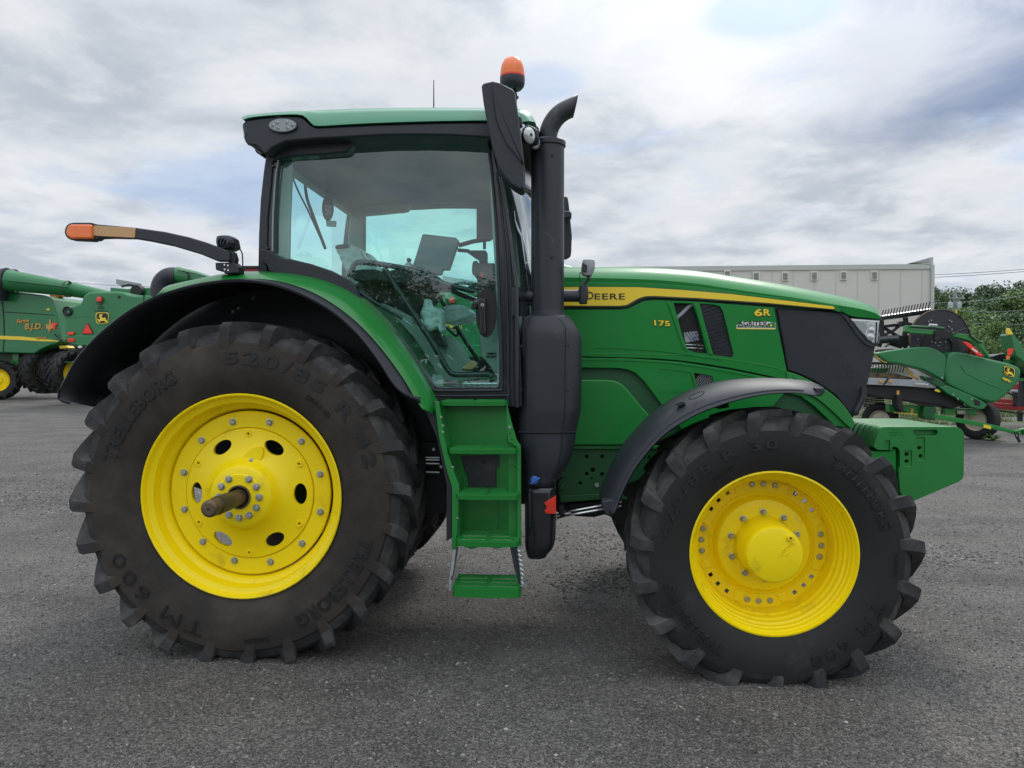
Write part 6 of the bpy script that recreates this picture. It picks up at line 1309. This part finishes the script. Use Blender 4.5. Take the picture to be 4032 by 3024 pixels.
me = bpy.data.meshes.new('gravel'); me.from_pydata(V, [], FS); me.materials.append(stm); o = bpy.data.objects.new('gravel', me); COL.objects.link(o)
tag(o, 'loose grey stones and grit scattered over the yard surface', 'gravel', None, 'stuff')
# grass verge blades
gb = MB(); gmat = mat('grass_blades', (.10,.15,.045), .7, noise_=(.8,.5)); rnd = random.Random(11)
for i in range(16000):
    Y = 22.5+rnd.random()**1.3*34; x = NAT.w((rnd.uniform(3250,4150),1600),Y).x
    if noise.noise(Vector((x*.45,Y*.45,0))) < -.12: continue
    h = rnd.uniform(.04,.15); w_ = .02; a = rnd.random()*3.14; dx, dy = math.cos(a)*w_, math.sin(a)*w_
    gb.add([(x-dx,Y-dy,0),(x+dx,Y+dy,0),(x+rnd.uniform(-.05,.05),Y,h)], [(0,1,2)])
gb_o = MB(); gb_me = bpy.data.meshes.new('grass'); gb_me.from_pydata([tuple(v) for v in gb.v],[],gb.f); gb_me.materials.append(gmat); o = bpy.data.objects.new('grass', gb_me); COL.objects.link(o)
tag(o, 'rough grass verge beyond the yard at the right', 'grass', None, 'stuff')
# weed on the gravel
wd = O.w((1840,560), 14.5); sc = 1.605/(1.605-wd.z) if wd.z < 0 else 1
wpos = Vector((0,0,1.605))+(wd-Vector((0,0,1.605)))*(1.605/(1.605-wd.z)); wm_ = MB(); rnd = random.Random(2)
for i in range(46):
    a = rnd.random()*6.28; l = rnd.uniform(.10,.30); h = rnd.uniform(.04,.16); d = Vector((math.cos(a),math.sin(a),0)); n_ = Vector((-d.y,d.x,0))*.025
    wm_.add([wpos, wpos+d*l*.5+n_+Vector((0,0,h)), wpos+d*l+Vector((0,0,h*.4)), wpos+d*l*.5-n_+Vector((0,0,h))], [(0,1,2,3)])
tag(wm_.make('weed', mat('weed_leaf', (.07,.14,.03), .6), None, smooth=False), 'small green weed growing in the gravel below the trailer drawbar', 'weed')
# ---------------------------------------------------------------- sky, sun, camera
w = bpy.data.worlds.new('World'); S.world = w; w.use_nodes = True; nt = w.node_tree; bg = nt.nodes['Background']
SUN_EL, SUN_AZ = R(48), R(20)      # behind the cloud, beyond the tractor and a little to the right
sky = nt.nodes.new('ShaderNodeTexSky'); sky.sky_type = 'NISHITA'; sky.sun_disc = False; sky.sun_elevation = SUN_EL; sky.sun_rotation = SUN_AZ; sky.dust_density = 1.5
tc = nt.nodes.new('ShaderNodeTexCoord'); sp = nt.nodes.new('ShaderNodeSeparateXYZ'); nt.links.new(tc.outputs['Generated'], sp.inputs[0])
def M_(op, a, b=None, cl=False):
    m = nt.nodes.new('ShaderNodeMath'); m.operation = op; m.use_clamp = cl
    for i, v in enumerate((a,b)):
        if v is None: continue
        if isinstance(v, (int,float)): m.inputs[i].default_value = v
        else: nt.links.new(v, m.inputs[i])
    return m.outputs[0]
zz = M_('ADD', M_('MAXIMUM', sp.outputs[2], 0.0), .16)
cb = nt.nodes.new('ShaderNodeCombineXYZ'); nt.links.new(M_('DIVIDE', sp.outputs[0], zz), cb.inputs[0]); nt.links.new(M_('DIVIDE', sp.outputs[1], zz), cb.inputs[1])
def nzs(scale, off, detail=7, rough=.55, dist=.3):
    mp = nt.nodes.new('ShaderNodeMapping'); mp.inputs['Location'].default_value = off; nt.links.new(cb.outputs[0], mp.inputs['Vector'])
    n = nt.nodes.new('ShaderNodeTexNoise'); n.inputs['Scale'].default_value = scale; n.inputs['Detail'].default_value = detail; n.inputs['Roughness'].default_value = rough; n.inputs['Distortion'].default_value = dist
    nt.links.new(mp.outputs[0], n.inputs['Vector']); return n.outputs['Fac']
def mr(f, a, b, c, d):
    m = nt.nodes.new('ShaderNodeMapRange'); m.interpolation_type = 'SMOOTHSTEP'; m.inputs[1].default_value=a; m.inputs[2].default_value=b; m.inputs[3].default_value=c; m.inputs[4].default_value=d; nt.links.new(f, m.inputs[0]); return m.outputs[0]
def mx(f, a, b):
    m = nt.nodes.new('ShaderNodeMix'); m.data_type = 'RGBA'
    if isinstance(f,(int,float)): m.inputs[0].default_value = f
    else: nt.links.new(f, m.inputs[0])
    for i, v in ((6,a),(7,b)):
        if isinstance(v, tuple): m.inputs[i].default_value = (*v,1)
        else: nt.links.new(v, m.inputs[i])
    return m.outputs[2]
shade = nzs(1.6, (3.1,1.7,0), 8, .56, .2)
cloud = mx(mr(shade,.38,.60,0,1), (.51,.565,.64), (.76,.795,.845))
cloud = mx(mr(nzs(3.2,(4.3,8.2,0),7,.6,.25),.44,.66,0,.55), cloud, (.88,.90,.93))
skyc = nt.nodes.new('ShaderNodeMix'); skyc.data_type='RGBA'; skyc.blend_type='MULTIPLY'; skyc.inputs[0].default_value=1; skyc.inputs[7].default_value=(.115,.115,.115,1); nt.links.new(sky.outputs[0], skyc.inputs[6])
skyb = mx(.7, skyc.outputs[2], (.40,.56,.86))
def spot(px, py, rad, hard, off):
    d = _r*((px-CX)/F)+_u*((CY-py)/F)+_f; d.normalize(); k = 1/(max(d.z,0)+.16)
    vm = nt.nodes.new('ShaderNodeVectorMath'); vm.operation = 'DISTANCE'; nt.links.new(cb.outputs[0], vm.inputs[0]); vm.inputs[1].default_value = (d.x*k, d.y*k, 0)
    return mr(M_('ADD', M_('DIVIDE', vm.outputs['Value'], rad), M_('MULTIPLY', M_('SUBTRACT', nzs(2.6,(off,off*1.7,0),7,.6,.5), .5), 1.6)), 1.0-hard, 1.0+hard, 1, 0)
cover = mr(nzs(1.3,(1.2,5.4,0),8,.6,.25),.28,.44,.3,1)
for (px,py,rad,off,amt) in ((930,730,.30,2.0,.6),(3050,20,.13,5.0,.7),(2150,330,.10,9.0,.5),(1250,900,.3,3.3,.4)):
    cover = M_('MULTIPLY', cover, M_('SUBTRACT', 1.0, M_('MULTIPLY', spot(px,py,rad,.35,off), amt)))
cloud = mx(M_('MULTIPLY', spot(3800,250,.36,.5,1.0), .95), cloud, (.24,.31,.47))
cloud = mx(M_('MULTIPLY', spot(3300,230,.34,.5,6.0), .6), cloud, (.90,.91,.93))
col = mx(cover, skyb, cloud)
# thin veil near the horizon, brighter high overhead as overcast skies are
hz_ = mr(sp.outputs[2], .0, .14, .55, 0); col = mx(hz_, col, (.60,.675,.745))
# brighter around the hidden sun
vd = nt.nodes.new('ShaderNodeVectorMath'); vd.operation='DOT_PRODUCT'; nt.links.new(tc.outputs['Generated'], vd.inputs[0]); sd = Vector((math.sin(SUN_AZ)*math.cos(SUN_EL), math.cos(SUN_AZ)*math.cos(SUN_EL), math.sin(SUN_EL))); vd.inputs[1].default_value = sd
glow = mr(vd.outputs['Value'], .80, 1.0, .80, 1.25)
zen = mr(sp.outputs[2], .50, 1.0, 1.0, 2.2)
bk = mr(sp.outputs[1], .2, -.9, 1.0, 1.45)
st = M_('MULTIPLY', M_('MULTIPLY', glow, zen), bk)
sc_ = nt.nodes.new('ShaderNodeVectorMath'); sc_.operation='SCALE'; nt.links.new(col, sc_.inputs[0]); nt.links.new(st, sc_.inputs[3])
nt.links.new(sc_.outputs[0], bg.inputs[0]); bg.inputs[1].default_value = 1.0
sl = bpy.data.lights.new('sun', 'SUN'); sl.energy = 1.2; sl.angle = R(14); sl.color = (1,.96,.9); so = bpy.data.objects.new('sun', sl); COL.objects.link(so)
so.rotation_euler = (-sd).to_track_quat('-Z','Y').to_euler()
cam = bpy.data.cameras.new('camera'); co = bpy.data.objects.new('camera', cam); COL.objects.link(co); S.camera = co
cam.sensor_width = 36; cam.lens = 36*F/4032; cam.clip_end = 1500; cam.clip_start = .05
co.location = (0,0,EYE); m3 = Matrix((_r, _u, -_f)).transposed(); co.rotation_euler = m3.to_euler()
S.view_settings.view_transform = 'Standard'; S.view_settings.look = 'None'; S.view_settings.exposure = 0.32; S.view_settings.gamma = 1
S.cycles.max_bounces = 8; S.cycles.transparent_max_bounces = 12; S.cycles.use_denoising = True
for m_ in MT.values(): pass
